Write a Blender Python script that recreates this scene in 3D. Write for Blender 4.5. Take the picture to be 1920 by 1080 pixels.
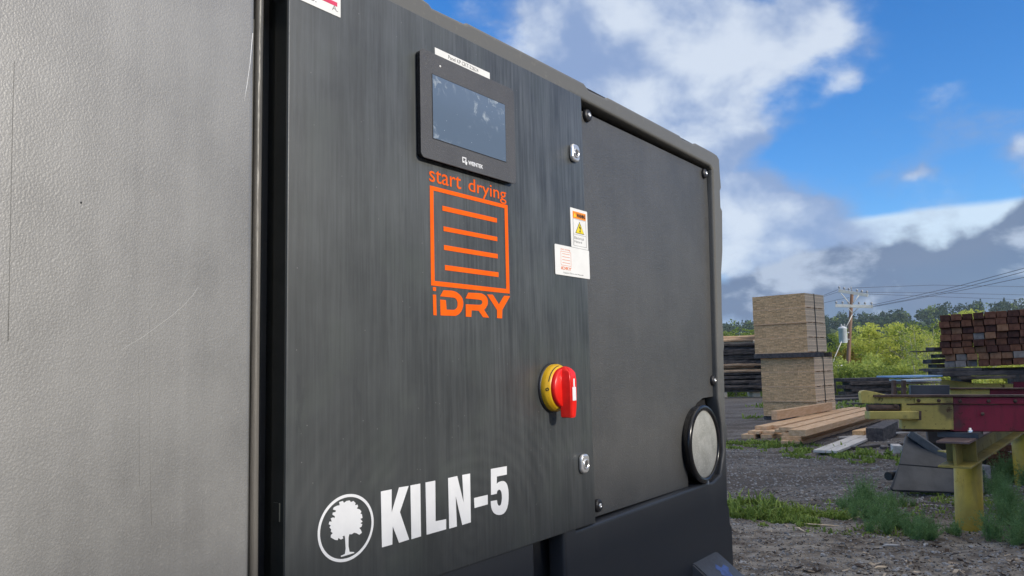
import bpy, bmesh, math, random
from mathutils import Vector, Matrix, noise
R = math.radians
for o in list(bpy.data.objects): bpy.data.objects.remove(o, do_unlink=True)
scene = bpy.context.scene
col = scene.collection

# ------------------------------------------------------------------ camera
EYE = 1.55
FPX = 1442.0                                  # focal length in photo pixels (1920 wide)
PITCH = math.atan(151/1442.0); ROLL = math.atan(0.024)
_f = Vector((0, math.cos(PITCH), math.sin(PITCH)))
_u0 = Vector((0, -math.sin(PITCH), math.cos(PITCH))); _r0 = Vector((1, 0, 0))
_r = _r0*math.cos(ROLL) - _u0*math.sin(ROLL)
_u = _u0*math.cos(ROLL) + _r0*math.sin(ROLL)
CAM = Vector((0, 0, EYE))
cd = bpy.data.cameras.new("camera"); cam = bpy.data.objects.new("camera", cd); col.objects.link(cam)
cam.matrix_world = Matrix(((_r.x, _u.x, -_f.x, 0), (_r.y, _u.y, -_f.y, 0), (_r.z, _u.z, -_f.z, EYE), (0, 0, 0, 1)))
cd.sensor_width = 36; cd.lens = FPX/1920*36; cd.clip_start = 0.02; cd.clip_end = 6000
scene.camera = cam

def ray(x, y):
    return (_f + _r*((x-960)/FPX) + _u*((540-y)/FPX))
_d = ray(2046, 665)
UD = Vector((_d.x, _d.y, 0)).normalized()          # direction along the machine's front
NRM = Vector((UD.y, -UD.x, 0))                     # direction the machine's front faces

# ------------------------------------------------------------------ sun, sky
SUN_EL = R(19.0)
SUNH = NRM.copy()
sd = bpy.data.lights.new("sun", 'SUN'); sun = bpy.data.objects.new("sun", sd); col.objects.link(sun)
sd.energy = 3.3; sd.angle = R(0.53); sd.color = (1.0, 0.93, 0.82)
sdir = Vector((SUNH.x*math.cos(SUN_EL), SUNH.y*math.cos(SUN_EL), math.sin(SUN_EL)))
sun.rotation_euler = sdir.to_track_quat('Z', 'Y').to_euler()
w = bpy.data.worlds.new("World"); scene.world = w; w.use_nodes = True
scene.view_settings.view_transform = 'Standard'; scene.view_settings.look = 'None'
scene.view_settings.exposure = 0.0; scene.view_settings.gamma = 1.0

def az_el(x, y):
    d = ray(x, y); return math.atan2(d.x, d.y), math.atan2(d.z, math.hypot(d.x, d.y))
def at(x, y, depth):                                # a pixel at a forward distance
    d = ray(x, y); return CAM + d*(depth/d.y)
def gnd(x, y, h=0.0):                               # a pixel on the level ground
    d = ray(x, y); return CAM + d*((h-EYE)/d.z)

class NT:
    def __init__(s, tree): s.t = tree; s.n = tree.nodes; s.l = tree.links
    def node(s, ty, **kw):
        n = s.n.new(ty)
        for k, v in kw.items():
            if k.startswith('i_'): 
                key = k[2:]; key = int(key) if key.isdigit() else key.replace('_', ' ')
                s.put(n.inputs[key], v)
            else: setattr(n, k, v)
        return n
    def put(s, sock, v):
        if isinstance(v, bpy.types.NodeSocket): s.l.new(v, sock)
        elif isinstance(v, bpy.types.Node): s.l.new(v.outputs[0], sock)
        else:
            if isinstance(v, (tuple, list)) and len(v) == 3 and sock.type == 'RGBA': v = (*v, 1)
            sock.default_value = v
    def math(s, op, a, b=0.0, c=None, clamp=False):
        n = s.n.new('ShaderNodeMath'); n.operation = op; n.use_clamp = clamp
        s.put(n.inputs[0], a); s.put(n.inputs[1], b)
        if c is not None: s.put(n.inputs[2], c)
        return n.outputs[0]
    def mapr(s, v, a, b, c=0.0, d=1.0, smooth=True):
        n = s.n.new('ShaderNodeMapRange'); n.interpolation_type = 'SMOOTHSTEP' if smooth else 'LINEAR'
        for i, q in enumerate((v, a, b, c, d)): s.put(n.inputs[i], q)
        return n.outputs[0]
    def mix(s, fac, a, b, mode='MIX'):
        n = s.n.new('ShaderNodeMix'); n.data_type = 'RGBA'; n.blend_type = mode
        s.put(n.inputs[0], fac); s.put(n.inputs[6], a); s.put(n.inputs[7], b)
        return n.outputs[2]
    def noise(s, vec, scale, detail=4, rough=0.55, dist=0.0, out=0):
        n = s.n.new('ShaderNodeTexNoise'); n.inputs['Scale'].default_value = scale
        n.inputs['Detail'].default_value = detail; n.inputs['Roughness'].default_value = rough
        n.inputs['Distortion'].default_value = dist
        if vec is not None: s.l.new(vec, n.inputs['Vector'])
        return n.outputs[out]
    def mapping(s, vec, scale=(1, 1, 1), loc=(0, 0, 0), rot=(0, 0, 0)):
        n = s.n.new('ShaderNodeMapping'); s.l.new(vec, n.inputs[0])
        n.inputs['Location'].default_value = loc; n.inputs['Scale'].default_value = scale
        n.inputs['Rotation'].default_value = rot
        return n.outputs[0]

def build_world():
    w.node_tree.nodes.clear()
    t = NT(w.node_tree)
    sky = t.node('ShaderNodeTexSky'); sky.sky_type = 'NISHITA'; sky.sun_disc = False
    sky.sun_elevation = SUN_EL; sky.sun_rotation = math.atan2(SUNH.x, SUNH.y)
    sky.altitude = 300; sky.air_density = 1.0; sky.dust_density = 0.3; sky.ozone_density = 2.5
    skyc = t.node('ShaderNodeHueSaturation', i_Saturation=SKY_SAT, i_Value=1.0, i_Color=sky.outputs[0]).outputs[0]
    skyc = t.mix(1.0, skyc, (0.88, 1.12, 1.42, 1), 'MULTIPLY')
    tc = t.node('ShaderNodeTexCoord')
    gen = tc.outputs['Generated']
    sx = t.node('ShaderNodeSeparateXYZ', i_0=gen)
    X, Y, Z = sx.outputs
    az = t.math('ARCTAN2', X, Y)
    el = t.math('ARCSINE', Z)
    # large irregular displacement so that every cloud edge is ragged
    warp = t.noise(gen, 5.0, 4, 0.5, 0.2, out=1)
    ws = t.node('ShaderNodeSeparateColor', i_0=warp)
    wx = t.math('MULTIPLY', t.math('SUBTRACT', ws.outputs[0], 0.5), 0.13)
    wy = t.math('MULTIPLY', t.math('SUBTRACT', ws.outputs[1], 0.5), 0.10)
    warp2 = t.noise(gen, 17.0, 4, 0.5, 0.1, out=1)
    ws2 = t.node('ShaderNodeSeparateColor', i_0=warp2)
    wx = t.math('ADD', wx, t.math('MULTIPLY', t.math('SUBTRACT', ws2.outputs[0], 0.5), 0.035))
    wy = t.math('ADD', wy, t.math('MULTIPLY', t.math('SUBTRACT', ws2.outputs[1], 0.5), 0.03))
    azw = t.math('ADD', az, wx); elw = t.math('ADD', el, wy)
    def blob(px, py, rx, ry, rot=0.0, soft=1.0, warped=1.0):
        a, e = az_el(px, py); rx /= FPX; ry /= FPX
        A, E = (azw, elw) if warped else (az, el)
        dx = t.math('SUBTRACT', A, a); dy = t.math('SUBTRACT', E, e)
        c, s_ = math.cos(rot), math.sin(rot)
        u = t.math('ADD', t.math('MULTIPLY', dx, c/rx), t.math('MULTIPLY', dy, s_/rx))
        v = t.math('ADD', t.math('MULTIPLY', dx, -s_/ry), t.math('MULTIPLY', dy, c/ry))
        d = t.math('ADD', t.math('MULTIPLY', u, u), t.math('MULTIPLY', v, v))
        return t.math('POWER', 2.718, t.math('MULTIPLY', d, -1.0*soft))
    def total(bl):
        acc = None
        for b in bl:
            k = 1.0
            if isinstance(b[-1], tuple): k = b[-1][0]; b = b[:-1]
            v = t.math('MULTIPLY', blob(*b), k)
            acc = v if acc is None else t.math('ADD', acc, v)
        return acc
    fine = t.noise(t.mapping(gen, (1, 1, 1.7)), 8.0, 8, 0.58, 0.1)
    bright = total([(1080, 60, 220, 90, 0, 1, 1, (0.75,)), (1330, 60, 210, 130, 0, 1, 1, (1.0,)), (1180, 200, 190, 90, -.5, 1, 1, (.8,)), (1500, 70, 100, 60, 0, 1, 1, (.6,)),
                    (1290, 165, 110, 60, .3, 1, 1, (.8,)), (1385, 262, 60, 28, .1, 1, 1, (.6,)), (1565, 178, 42, 22, .4, 1, 1, (.45,)),
                    (1440, 400, 130, 75, -.35, 1, 1, (1.1,)), (1330, 430, 130, 85, 0, 1, 1, (.9,)),
                    (1925, 290, 34, 16, 0, 1, 1, (.42,)), (1715, 352, 30, 8, 0, 1, 1, (.36,)), (1400, 560, 110, 40, .1, 1, 1, (.7,)),
                    (1380, 600, 120, 20, 0, 1, 1, (.8,)), (1640, 560, 300, 26, 0, 1, 1, (.7,)), (1500, 500, 140, 50, 0, 1, 1, (.8,)),
                    # cloud outside the photograph, seen only by reflections and from other places
                    (-500, 300, 500, 200, 0.1, 1, 1, (1.0,)), (2700, 300, 500, 160, -.1, 1, 1, (1.0,)), (600, -300, 500, 160, 0, 1, 1, (1.0,))])
    grey = total([(1560, 540, 300, 36, 0, 1, 1, (1.0,)), (1850, 515, 170, 52, .25, 1, 1, (1.15,)), (1955, 430, 95, 66, .5, 1, 1, (1.15,)),
                  (1480, 540, 160, 26, 0, 1, 1, (.6,)), (1620, 585, 320, 22, 0, 1, 0, (.8,)), (1960, 520, 200, 70, 0, 1, 1, (.9,)), (2400, 450, 500, 90, 0, 1, 1, (1.0,)),
                  (1440, 510, 110, 22, 0, 1, 1, (.5,))])
    dens_b = t.mapr(t.math('ADD', bright, t.math('MULTIPLY', t.math('SUBTRACT', fine, 0.5), 1.8)), 0.26, 0.95)
    dens_g = t.mapr(t.math('ADD', grey, t.math('MULTIPLY', t.math('SUBTRACT', fine, 0.5), 1.6)), 0.34, 0.84)
    # thin bright veil with a straight upper edge
    a0, e0 = az_el(1565, 408); a1, e1 = az_el(1850, 372)
    sl = (e1-e0)/(a1-a0)
    up = t.math('SUBTRACT', t.math('ADD', e0, t.math('MULTIPLY', t.math('SUBTRACT', az, a0), sl)), el)   # >0 below the edge
    edge = t.mapr(t.math('ADD', up, t.math('MULTIPLY', t.math('SUBTRACT', fine, .5), .012)), -0.0015, 0.009)
    veil = t.math('MULTIPLY', edge, t.mapr(total([(1690, 420, 190, 70, 0, 1, 0, (1.0,))]), 0.12, 0.5))
    veil = t.math('MULTIPLY', veil, t.mapr(az, az_el(1545, 420)[0], az_el(1600, 420)[0]))
    tone = t.noise(t.mapping(gen, (1, 1, 1.4)), 8.5, 6, 0.52, 0.15)
    toneS = t.mapr(t.math('ADD', tone, t.math('MULTIPLY', t.math('SUBTRACT', dens_b, .7), .12)), 0.42, 0.66)
    cb = t.mix(toneS, CL_SHADE, CL_LIT)
    cg = t.mix(t.mapr(t.noise(t.mapping(gen, (1, 1, 1.8), (3, 1, 0)), 11.0, 7, 0.55, 0.15), 0.46, 0.64), CL_DARK, CL_MID)
    c = t.mix(t.math('MULTIPLY', veil, 0.93), skyc, CL_VEIL)
    c = t.mix(t.math('MULTIPLY', dens_b, 0.90), c, cb)
    c = t.mix(t.math('MULTIPLY', dens_g, 0.93), c, cg)
    # bright cloud added overhead and round the sun, unseen, to fill the shade
    dt = t.node('ShaderNodeVectorMath', operation='DOT_PRODUCT', i_0=gen, i_1=tuple(sdir)).outputs['Value']
    over = t.mapr(Z, 0.48, 0.75); behind = t.mapr(dt, 0.15, 0.75)
    k = t.math('MAXIMUM', over, t.math('MULTIPLY', behind, .35)); br = t.noise(gen, 3.0, 6, .55, .3)
    c = t.mix(t.math('MULTIPLY', k, t.mapr(br, .34, .52)), c, OVER_C)
    bg = t.node('ShaderNodeBackground', i_Color=c, i_Strength=SKY_STR)
    out = t.node('ShaderNodeOutputWorld'); t.l.new(bg.outputs[0], out.inputs[0])
SKY_SAT = 1.30; SKY_STR = 0.15
CL_LIT = (4.9, 5.4, 6.1, 1); CL_SHADE = (1.95, 2.65, 4.2, 1); CL_DARK = (1.0, 1.45, 2.4, 1); CL_MID = (3.3, 3.9, 4.9, 1); CL_VEIL = (4.6, 5.6, 6.6, 1); OVER_C = (9.0, 8.5, 7.7, 1)
build_world()

# ------------------------------------------------------------------ helpers
def tag(o, label=None, cat=None, group=None, kind=None):
    if label: o['label'] = label
    if cat: o['category'] = cat
    if group: o['group'] = group
    if kind or cat: o['kind'] = kind or 'thing'
    return o
def empty(name, loc=(0, 0, 0), rz=0.0, label=None, cat=None, group=None):
    o = bpy.data.objects.new(name, None); col.objects.link(o); o.location = loc; o.rotation_euler = (0, 0, rz)
    o.empty_display_size = 0.2
    return tag(o, label, cat, group)
def obj(name, me, mat=None, parent=None, loc=None, rz=None):
    if isinstance(me, bmesh.types.BMesh):
        bm = me; me = bpy.data.meshes.new(name); bm.to_mesh(me); bm.free()
    o = bpy.data.objects.new(name, me); col.objects.link(o)
    if mat is not None:
        me.materials.clear()
        for m in (mat if isinstance(mat, (list, tuple)) else [mat]): me.materials.append(m)
    if parent is not None: o.parent = parent
    if loc is not None: o.location = loc
    if rz is not None: o.rotation_euler = (0, 0, rz)
    return o
def smooth(o, ang=35):
    me = o.data
    for p in me.polygons: p.use_smooth = True
    if ang < 179:
        bm = bmesh.new(); bm.from_mesh(me)
        for e in bm.edges:
            if len(e.link_faces) == 2 and e.calc_face_angle(0) > R(ang): e.smooth = False
        bm.to_mesh(me); bm.free()
    return o
def box(bm, x0, x1, y0, y1, z0, z1, M=None, bev=0.0, seg=2, mi=0):
    vs = [bm.verts.new((x, y, z)) for x in (x0, x1) for y in (y0, y1) for z in (z0, z1)]
    idx = [(0, 1, 3, 2), (4, 6, 7, 5), (0, 4, 5, 1), (2, 3, 7, 6), (0, 2, 6, 4), (1, 5, 7, 3)]
    fs = [bm.faces.new([vs[i] for i in f]) for f in idx]
    for f in fs: f.material_index = mi
    if M is not None: bmesh.ops.transform(bm, matrix=M, verts=vs)
    if bev > 0:
        es = list({e for f in fs for e in f.edges})
        r = bmesh.ops.bevel(bm, geom=es, offset=bev, segments=seg, affect='EDGES', profile=0.6)
        for f in r['faces']: f.material_index = mi
    return vs
def tube(bm, pts, rad, n=8, cap=True, mi=0):
    pts = [Vector(p) for p in pts]; rings = []
    rads = rad if isinstance(rad, (list, tuple)) else [rad]*len(pts)
    for i, p in enumerate(pts):
        d = (pts[min(i+1, len(pts)-1)] - pts[max(i-1, 0)]).normalized()
        a = Vector((0, 0, 1)) if abs(d.z) < .9 else Vector((1, 0, 0))
        s = d.cross(a).normalized(); t = s.cross(d).normalized()
        rings.append([bm.verts.new(p + (s*math.cos(q) + t*math.sin(q))*rads[i]) for q in [2*math.pi*k/n for k in range(n)]])
    for a, b in zip(rings, rings[1:]):
        for k in range(n):
            f = bm.faces.new((a[k], a[(k+1) % n], b[(k+1) % n], b[k])); f.material_index = mi; f.smooth = True
    if cap:
        for rg, rev in ((rings[0], False), (rings[-1], True)):
            f = bm.faces.new(rg if rev else rg[::-1]); f.material_index = mi
    return rings
def lathe(bm, prof, n=48, M=None, mi=0, squash=None):
    """prof: list of (radius, height); axis +Z, M maps it into place"""
    rings = []
    for r, h in prof:
        if r < 1e-6: rings.append([bm.verts.new((0, 0, h))])
        else: rings.append([bm.verts.new((r*math.cos(2*math.pi*k/n), r*math.sin(2*math.pi*k/n), h)) for k in range(n)])
    for a, b in zip(rings, rings[1:]):
        for k in range(n):
            if len(a) == 1 and len(b) == 1: continue
            if len(a) == 1: f = bm.faces.new((a[0], b[k], b[(k+1) % n]))
            elif len(b) == 1: f = bm.faces.new((a[k], a[(k+1) % n], b[0]))
            else: f = bm.faces.new((a[k], a[(k+1) % n], b[(k+1) % n], b[k]))
            f.material_index = mi; f.smooth = True
    vs = [v for rg in rings for v in rg]
    if M is not None: bmesh.ops.transform(bm, matrix=M, verts=vs)
    return vs
def prism(bm, pts, y0, y1, M=None, mi=0):
    """polygon in XZ extruded along Y"""
    a = [bm.verts.new((x, y0, z)) for x, z in pts]; b = [bm.verts.new((x, y1, z)) for x, z in pts]
    f1 = bm.faces.new(a); f2 = bm.faces.new(b[::-1]); fs = [f1, f2]
    n = len(pts)
    for i in range(n): fs.append(bm.faces.new((a[(i+1) % n], a[i], b[i], b[(i+1) % n])))
    for f in fs: f.material_index = mi
    if M is not None: bmesh.ops.transform(bm, matrix=M, verts=a+b)
    return fs

# ------------------------------------------------------------------ materials
def new_mat(name):
    m = bpy.data.materials.new(name); m.use_nodes = True; m.node_tree.nodes.clear()
    t = NT(m.node_tree)
    b = t.node('ShaderNodeBsdfPrincipled'); o = t.node('ShaderNodeOutputMaterial'); t.l.new(b.outputs[0], o.inputs[0])
    return m, t, b
def bump(t, b, h, strength, dist=0.01):
    n = t.node('ShaderNodeBump', i_Strength=strength, i_Distance=dist, i_Height=h); t.l.new(n.outputs[0], b.inputs['Normal'])
def M(name, c1, c2=None, scale=10, rough=0.6, st=(1, 1, 1), bumpv=0.0, bscale=None, metal=0.0, detail=5, spec=0.5, lo=.35, hi=.65, bd=0.01):
    m, t, b = new_mat(name)
    tc = t.node('ShaderNodeTexCoord'); v = t.mapping(tc.outputs['Object'], st)
    n = t.noise(v, scale, detail, .6)
    if c2 is None: t.put(b.inputs['Base Color'], c1)
    else: t.put(b.inputs['Base Color'], t.mix(t.mapr(n, lo, hi), c1, c2))
    b.inputs['Roughness'].default_value = rough; b.inputs['Metallic'].default_value = metal
    b.inputs['Specular IOR Level'].default_value = spec
    if bumpv:
        bn = t.noise(v, bscale or scale*3, 5, .6); bump(t, b, bn, bumpv, bd)
    return m

# ------------------------------------------------------------------ machine materials
def panel_mat():
    m, t, b = new_mat("weathered_charcoal_sheet")
    tc = t.node('ShaderNodeTexCoord'); P = tc.outputs['Object']
    s1 = t.noise(t.mapping(P, (1, 1, .04)), 210, 5, .62)            # fine rain streaks
    s2 = t.noise(t.mapping(P, (1, 1, .09)), 34, 5, .6)              # wide streaks
    cl = t.noise(P, 7, 5, .6); fn = t.noise(P, 900, 2, .5)
    st = t.math('ADD', t.math('MULTIPLY', s1, .55), t.math('MULTIPLY', s2, .45))
    wt = t.node('ShaderNodeTexWave'); wt.wave_type = 'RINGS'; wt.rings_direction = 'Y'
    cx, cz = F(885, 1010)
    t.put(wt.inputs['Vector'], t.mapping(P, (1, 1, 1.15), (-cx, 0, -cz*1.15)))
    wt.inputs['Scale'].default_value = 14; wt.inputs['Distortion'].default_value = 3.0; wt.inputs['Detail'].default_value = 4; wt.inputs['Detail Scale'].default_value = 2.0
    sep = t.node('ShaderNodeSeparateXYZ', i_0=P)
    ringm = t.math('MULTIPLY', t.mapr(sep.outputs[2], cz+.24, cz+.04), t.mapr(t.noise(P, 6, 3), .4, .62))
    left = t.mapr(sep.outputs[0], .05, .40, .62, 1.0)
    d = t.math('ADD', t.math('ADD', t.math('MULTIPLY', t.math('SUBTRACT', t.mapr(st, .36, .68), .5), left), .55), t.math('MULTIPLY', t.math('SUBTRACT', cl, .5), 1.3), clamp=True)
    d = t.math('MULTIPLY', d, t.mapr(sep.outputs[2], cz+.02, cz+.40, .45, 1.0, smooth=False))  # darker towards the bottom: weakening sky reflection put into the colour
    c = t.mix(d, (.034, .038, .040, 1), (.098, .106, .108, 1))
    c = t.mix(t.math('MULTIPLY', t.mapr(t.noise(P, 11, 4), .48, .7), .35), c, (.075, .088, .080, 1))   # greenish film
    c = t.mix(t.math('MULTIPLY', t.math('MULTIPLY', wt.outputs[0], ringm), .10), c, (.16, .165, .165, 1))
    # scuffs where the streaks broke off
    sc = t.noise(t.mapping(P, (1, 1, .22)), 26, 6, .7)
    c = t.mix(t.math('MULTIPLY', t.mapr(sc, .62, .67), .5), c, (.034, .038, .042, 1))
    dots = t.node('ShaderNodeTexVoronoi', i_Vector=P, i_Scale=55.0)
    c = t.mix(t.mapr(dots.outputs[0], .045, .03), c, (.17, .17, .17, 1))
    t.put(b.inputs['Base Color'], c)
    t.put(b.inputs['Roughness'], t.mapr(st, .3, .7, .46, .36))
    b.inputs['Specular IOR Level'].default_value = .60
    bump(t, b, t.math('ADD', fn, t.math('MULTIPLY', s1, .5)), .10, .001)
    return m
def leather_mat(name, c1, c2, scale, strength, rough, dusty=0.0, spec=.5):
    m, t, b = new_mat(name)
    tc = t.node('ShaderNodeTexCoord'); P = tc.outputs['Object']
    vo = t.node('ShaderNodeTexVoronoi', feature='SMOOTH_F1', i_Vector=t.mapping(P, (1, 1, .75), rot=(0, .7, 0)), i_Scale=scale)
    n = t.noise(P, scale*.9, 3, .6)
    h = t.math('ADD', t.math('MULTIPLY', vo.outputs[0], .8), n)
    big = t.noise(P, 3.0, 5, .6); stv = t.noise(t.mapping(P, (1, 1, .03)), 45, 5, .6)
    f = t.math('ADD', t.mapr(t.math('ADD', big, t.math('MULTIPLY', t.noise(P, 14, 5, .6), .35)), .45, .85), t.math('MULTIPLY', t.math('SUBTRACT', stv, .5), .9), clamp=True)
    c = t.mix(f, c1, c2)
    if dusty: c = t.mix(t.math('MULTIPLY', t.mapr(h, .9, 1.25), dusty), c, (.30, .29, .27, 1))
    t.put(b.inputs['Base Color'], c)
    t.put(b.inputs['Roughness'], t.mapr(n, .3, .7, rough-.06, rough+.06))
    b.inputs['Specular IOR Level'].default_value = spec
    bump(t, b, h, strength, .0016)
    if dusty > .2: b.inputs['Coat Weight'].default_value = .8; b.inputs['Coat Roughness'].default_value = .42
    return m
# plane of the machine's front
_P0 = CAM + ray(787, 194)*1.02
def _plane(x, y, wv=0.0):
    d = ray(x, y); k = ((_P0 - CAM).dot(NRM) + wv - 0.0085)/d.dot(NRM)
    return CAM + d*k
_k = _plane(540, 600); K0 = Vector((_k.x, _k.y, 0)); KRZ = math.atan2(UD.y, UD.x)
def F(x, y, wv=0.0):
    p = _plane(x, y, wv); return ((p-K0).dot(UD), p.z)
def FR(pts, wv=0.0):
    """axis aligned rectangle through four traced corners TL,TR,BR,BL"""
    q = [F(x, y, wv) for x, y in pts]
    return ((q[0][0]+q[3][0])/2, (q[1][0]+q[2][0])/2, (q[2][1]+q[3][1])/2, (q[0][1]+q[1][1])/2)   # u0,u1,v0,v1

MP = panel_mat()
MDOOR = leather_mat("pebbled_door_plastic", (.148, .146, .141, 1), (.232, .229, .220, 1), 640, .17, .43, .25, 1.0)
MACC = leather_mat("textured_black_plastic", (.052, .053, .053, 1), (.080, .080, .078, 1), 620, .40, .42, .18, .9)
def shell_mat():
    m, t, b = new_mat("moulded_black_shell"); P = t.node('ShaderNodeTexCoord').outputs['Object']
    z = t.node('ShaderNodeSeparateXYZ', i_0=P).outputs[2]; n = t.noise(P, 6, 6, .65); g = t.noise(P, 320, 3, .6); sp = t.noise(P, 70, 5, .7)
    d = t.mapr(t.math('ADD', z, t.math('MULTIPLY', t.math('SUBTRACT', n, .5), .5)), 1.25, 1.65)          # sun above and shade below painted into the colour, with some rim dust
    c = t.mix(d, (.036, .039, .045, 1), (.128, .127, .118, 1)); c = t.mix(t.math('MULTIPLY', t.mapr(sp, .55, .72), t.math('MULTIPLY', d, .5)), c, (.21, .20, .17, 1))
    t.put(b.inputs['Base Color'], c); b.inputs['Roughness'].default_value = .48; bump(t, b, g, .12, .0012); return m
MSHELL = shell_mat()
MDARK = M("black_rubber", (.012, .012, .014, 1), (.022, .022, .025, 1), 40, .45)
MGAP = M("flat_black_cavity", (.006, .006, .008, 1), (.012, .012, .014, 1), 20, .7)
MFLANGE = M("dark_folded_steel", (.016, .020, .020, 1), (.024, .028, .027, 1), 30, .5)
MSCR = M("darker_groove", (.15, .148, .14, 1), None, rough=.6)
MSCL = M("pale_scratch", (.42, .42, .41, 1), None, rough=.6)
MBEAD = M("grey_seal_strip", (.10, .095, .085, 1), (.15, .14, .125, 1), 30, .38, st=(1, 1, .1), bumpv=.2, bscale=60)
MORANGE = M("orange_vinyl", (.90, .115, .002, 1), (.95, .135, .003, 1), 30, .55, spec=.2)
MWHITE = M("white_vinyl", (.72, .73, .75, 1), (.82, .83, .84, 1), 12, .42)
MPAPER = M("white_label_stock", (.78, .78, .76, 1), (.84, .84, .82, 1), 20, .5)
MINK = M("black_ink", (.02, .02, .022, 1), None, rough=.5)
MGREY = M("grey_ink", (.25, .25, .25, 1), None, rough=.5)
MPINK = M("red_ink", (.62, .035, .10, 1), (.7, .05, .13, 1), 60, .5)
MRED = M("red_switch_plastic", (.78, .012, .008, 1), (.85, .02, .012, 1), 40, .30)
MYEL = M("yellow_switch_plastic", (.72, .42, .01, 1), (.78, .47, .02, 1), 60, .33)
MCHROME = M("chromed_zinc", (.85, .85, .85, 1), (.75, .75, .75, 1), 60, .28, metal=.75, bumpv=.05)
MBEZEL = leather_mat("speckled_bezel", (.060, .060, .064, 1), (.085, .085, .088, 1), 900, .35, .42, .16)
MBEZSIDE = M("gloss_black_plastic", (.008, .008, .010, 1), None, rough=.22)
MORPRINT = M("orange_print", (.75, .22, .10, 1), None, rough=.5)
def screen_mat():
    m, t, b = new_mat("smudged_screen_glass")
    P = t.node('ShaderNodeTexCoord').outputs['Object']
    s = t.noise(P, 60, 5, .6, .6); big = t.noise(P, 13, 3, .5)
    k = t.math('MULTIPLY', t.mapr(s, .53, .70), t.mapr(big, .44, .60))
    vo = t.node('ShaderNodeTexVoronoi', i_Vector=P, i_Scale=120.0)
    k = t.math('ADD', k, t.math('MULTIPLY', t.mapr(vo.outputs[0], .10, .05), t.mapr(t.noise(P, 21, 2), .45, .6)), clamp=True)
    t.put(b.inputs['Base Color'], t.mix(t.math('MULTIPLY', k, .75), (.115, .160, .230, 1), (.38, .44, .50, 1)))
    t.put(b.inputs['Roughness'], t.mapr(k, 0, 1, .10, .5))
    return m
MSCREEN = screen_mat()
def disc_mat():
    m, t, b = new_mat("speckled_galvanised_disc")
    P = t.node('ShaderNodeTexCoord').outputs['Object']
    a = t.noise(P, 420, 3, .7); c = t.noise(P, 26, 5, .6)
    cc = t.mix(t.mapr(c, .35, .65), (.34, .34, .31, 1), (.46, .46, .43, 1))
    cc = t.mix(t.mapr(a, .5, .75), cc, (.68, .67, .62, 1))
    t.put(b.inputs['Base Color'], cc); b.inputs['Roughness'].default_value = .5; b.inputs['Metallic'].default_value = .35
    bump(t, b, a, .3, .001); return m
MDISC = disc_mat()

def curve_mesh(loops, depth, bev=0.0, res=2):
    """2D loops (u,v) -> solid; front face at w=0, back at w=-depth; local axes u=x, w=-y, v=z"""
    cu = bpy.data.curves.new("tmp", 'CURVE'); cu.dimensions = '2D'; cu.fill_mode = 'BOTH'
    for lp in loops:
        sp = cu.splines.new('POLY'); sp.points.add(len(lp)-1); sp.use_cyclic_u = True
        for i, p in enumerate(lp): sp.points[i].co = (p[0], p[1], 0, 1)
    cu.extrude = max(depth/2-bev, 1e-5); cu.bevel_depth = bev; cu.bevel_resolution = res; cu.offset = -bev if bev else 0
    return _conv(cu, depth)
def _conv(cu, depth, fit=None):
    o = bpy.data.objects.new("tmp", cu); col.objects.link(o)
    dg = bpy.context.evaluated_depsgraph_get(); dg.update()
    me = bpy.data.meshes.new_from_object(o.evaluated_get(dg), depsgraph=dg)
    bpy.data.objects.remove(o, do_unlink=True)
    if fit:
        xs = [v.co.x for v in me.vertices]; ys = [v.co.y for v in me.vertices]
        x0, x1, y0, y1 = min(xs), max(xs), min(ys), max(ys)
        for v in me.vertices:
            v.co.x = fit[0] + (v.co.x-x0)/(x1-x0)*(fit[1]-fit[0]); v.co.y = fit[2] + (v.co.y-y0)/(y1-y0)*(fit[3]-fit[2])
    for v in me.vertices:
        x, y, z = v.co; v.co = (x, -(z-depth/2), y)
    me.materials.clear()
    return me
def plate(name, loops, wfront, depth, mat, parent, bev=0.0, res=2, sm=False):
    o = obj(name, curve_mesh(loops, depth, bev, res), mat, parent); o.location = (0, -wfront, 0)
    if sm: smooth(o, 40)
    return o
def text(name, s, fit, wfront, mat, parent, depth=.0003, bold=0.0, spacing=1.0):
    cu = bpy.data.curves.new("txt", 'FONT'); cu.body = s; cu.size = 1; cu.extrude = depth/2; cu.offset = bold; cu.space_character = spacing
    o = obj(name, _conv(cu, depth, fit), mat, parent); o.location = (0, -wfront, 0); return o
def rect(u0, u1, v0, v1): return [(u0, v0), (u1, v0), (u1, v1), (u0, v1)]
def rrect(u0, u1, v0, v1, r, n=5):
    out = []
    for cx, cy, a0 in ((u1-r, v0+r, -90), (u1-r, v1-r, 0), (u0+r, v1-r, 90), (u0+r, v0+r, 180)):
        for k in range(n+1):
            a = R(a0+90*k/n); out.append((cx+r*math.cos(a), cy+r*math.sin(a)))
    return out
def circ(cu, cv, r, n=64): return [(cu+r*math.cos(2*math.pi*k/n), cv+r*math.sin(2*math.pi*k/n)) for k in range(n)]
def OUT(cu, cv, wv=0.0):         # lathe axis +Z -> outwards from the front at (cu,cv)
    return Matrix.Translation((cu, -wv, cv)) @ Matrix.Rotation(R(90), 4, 'X')
def TR(pts, ox, oy, s, wv=0.0): return [F(ox+x/s, oy+y/s, wv) for x, y in pts]

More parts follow.
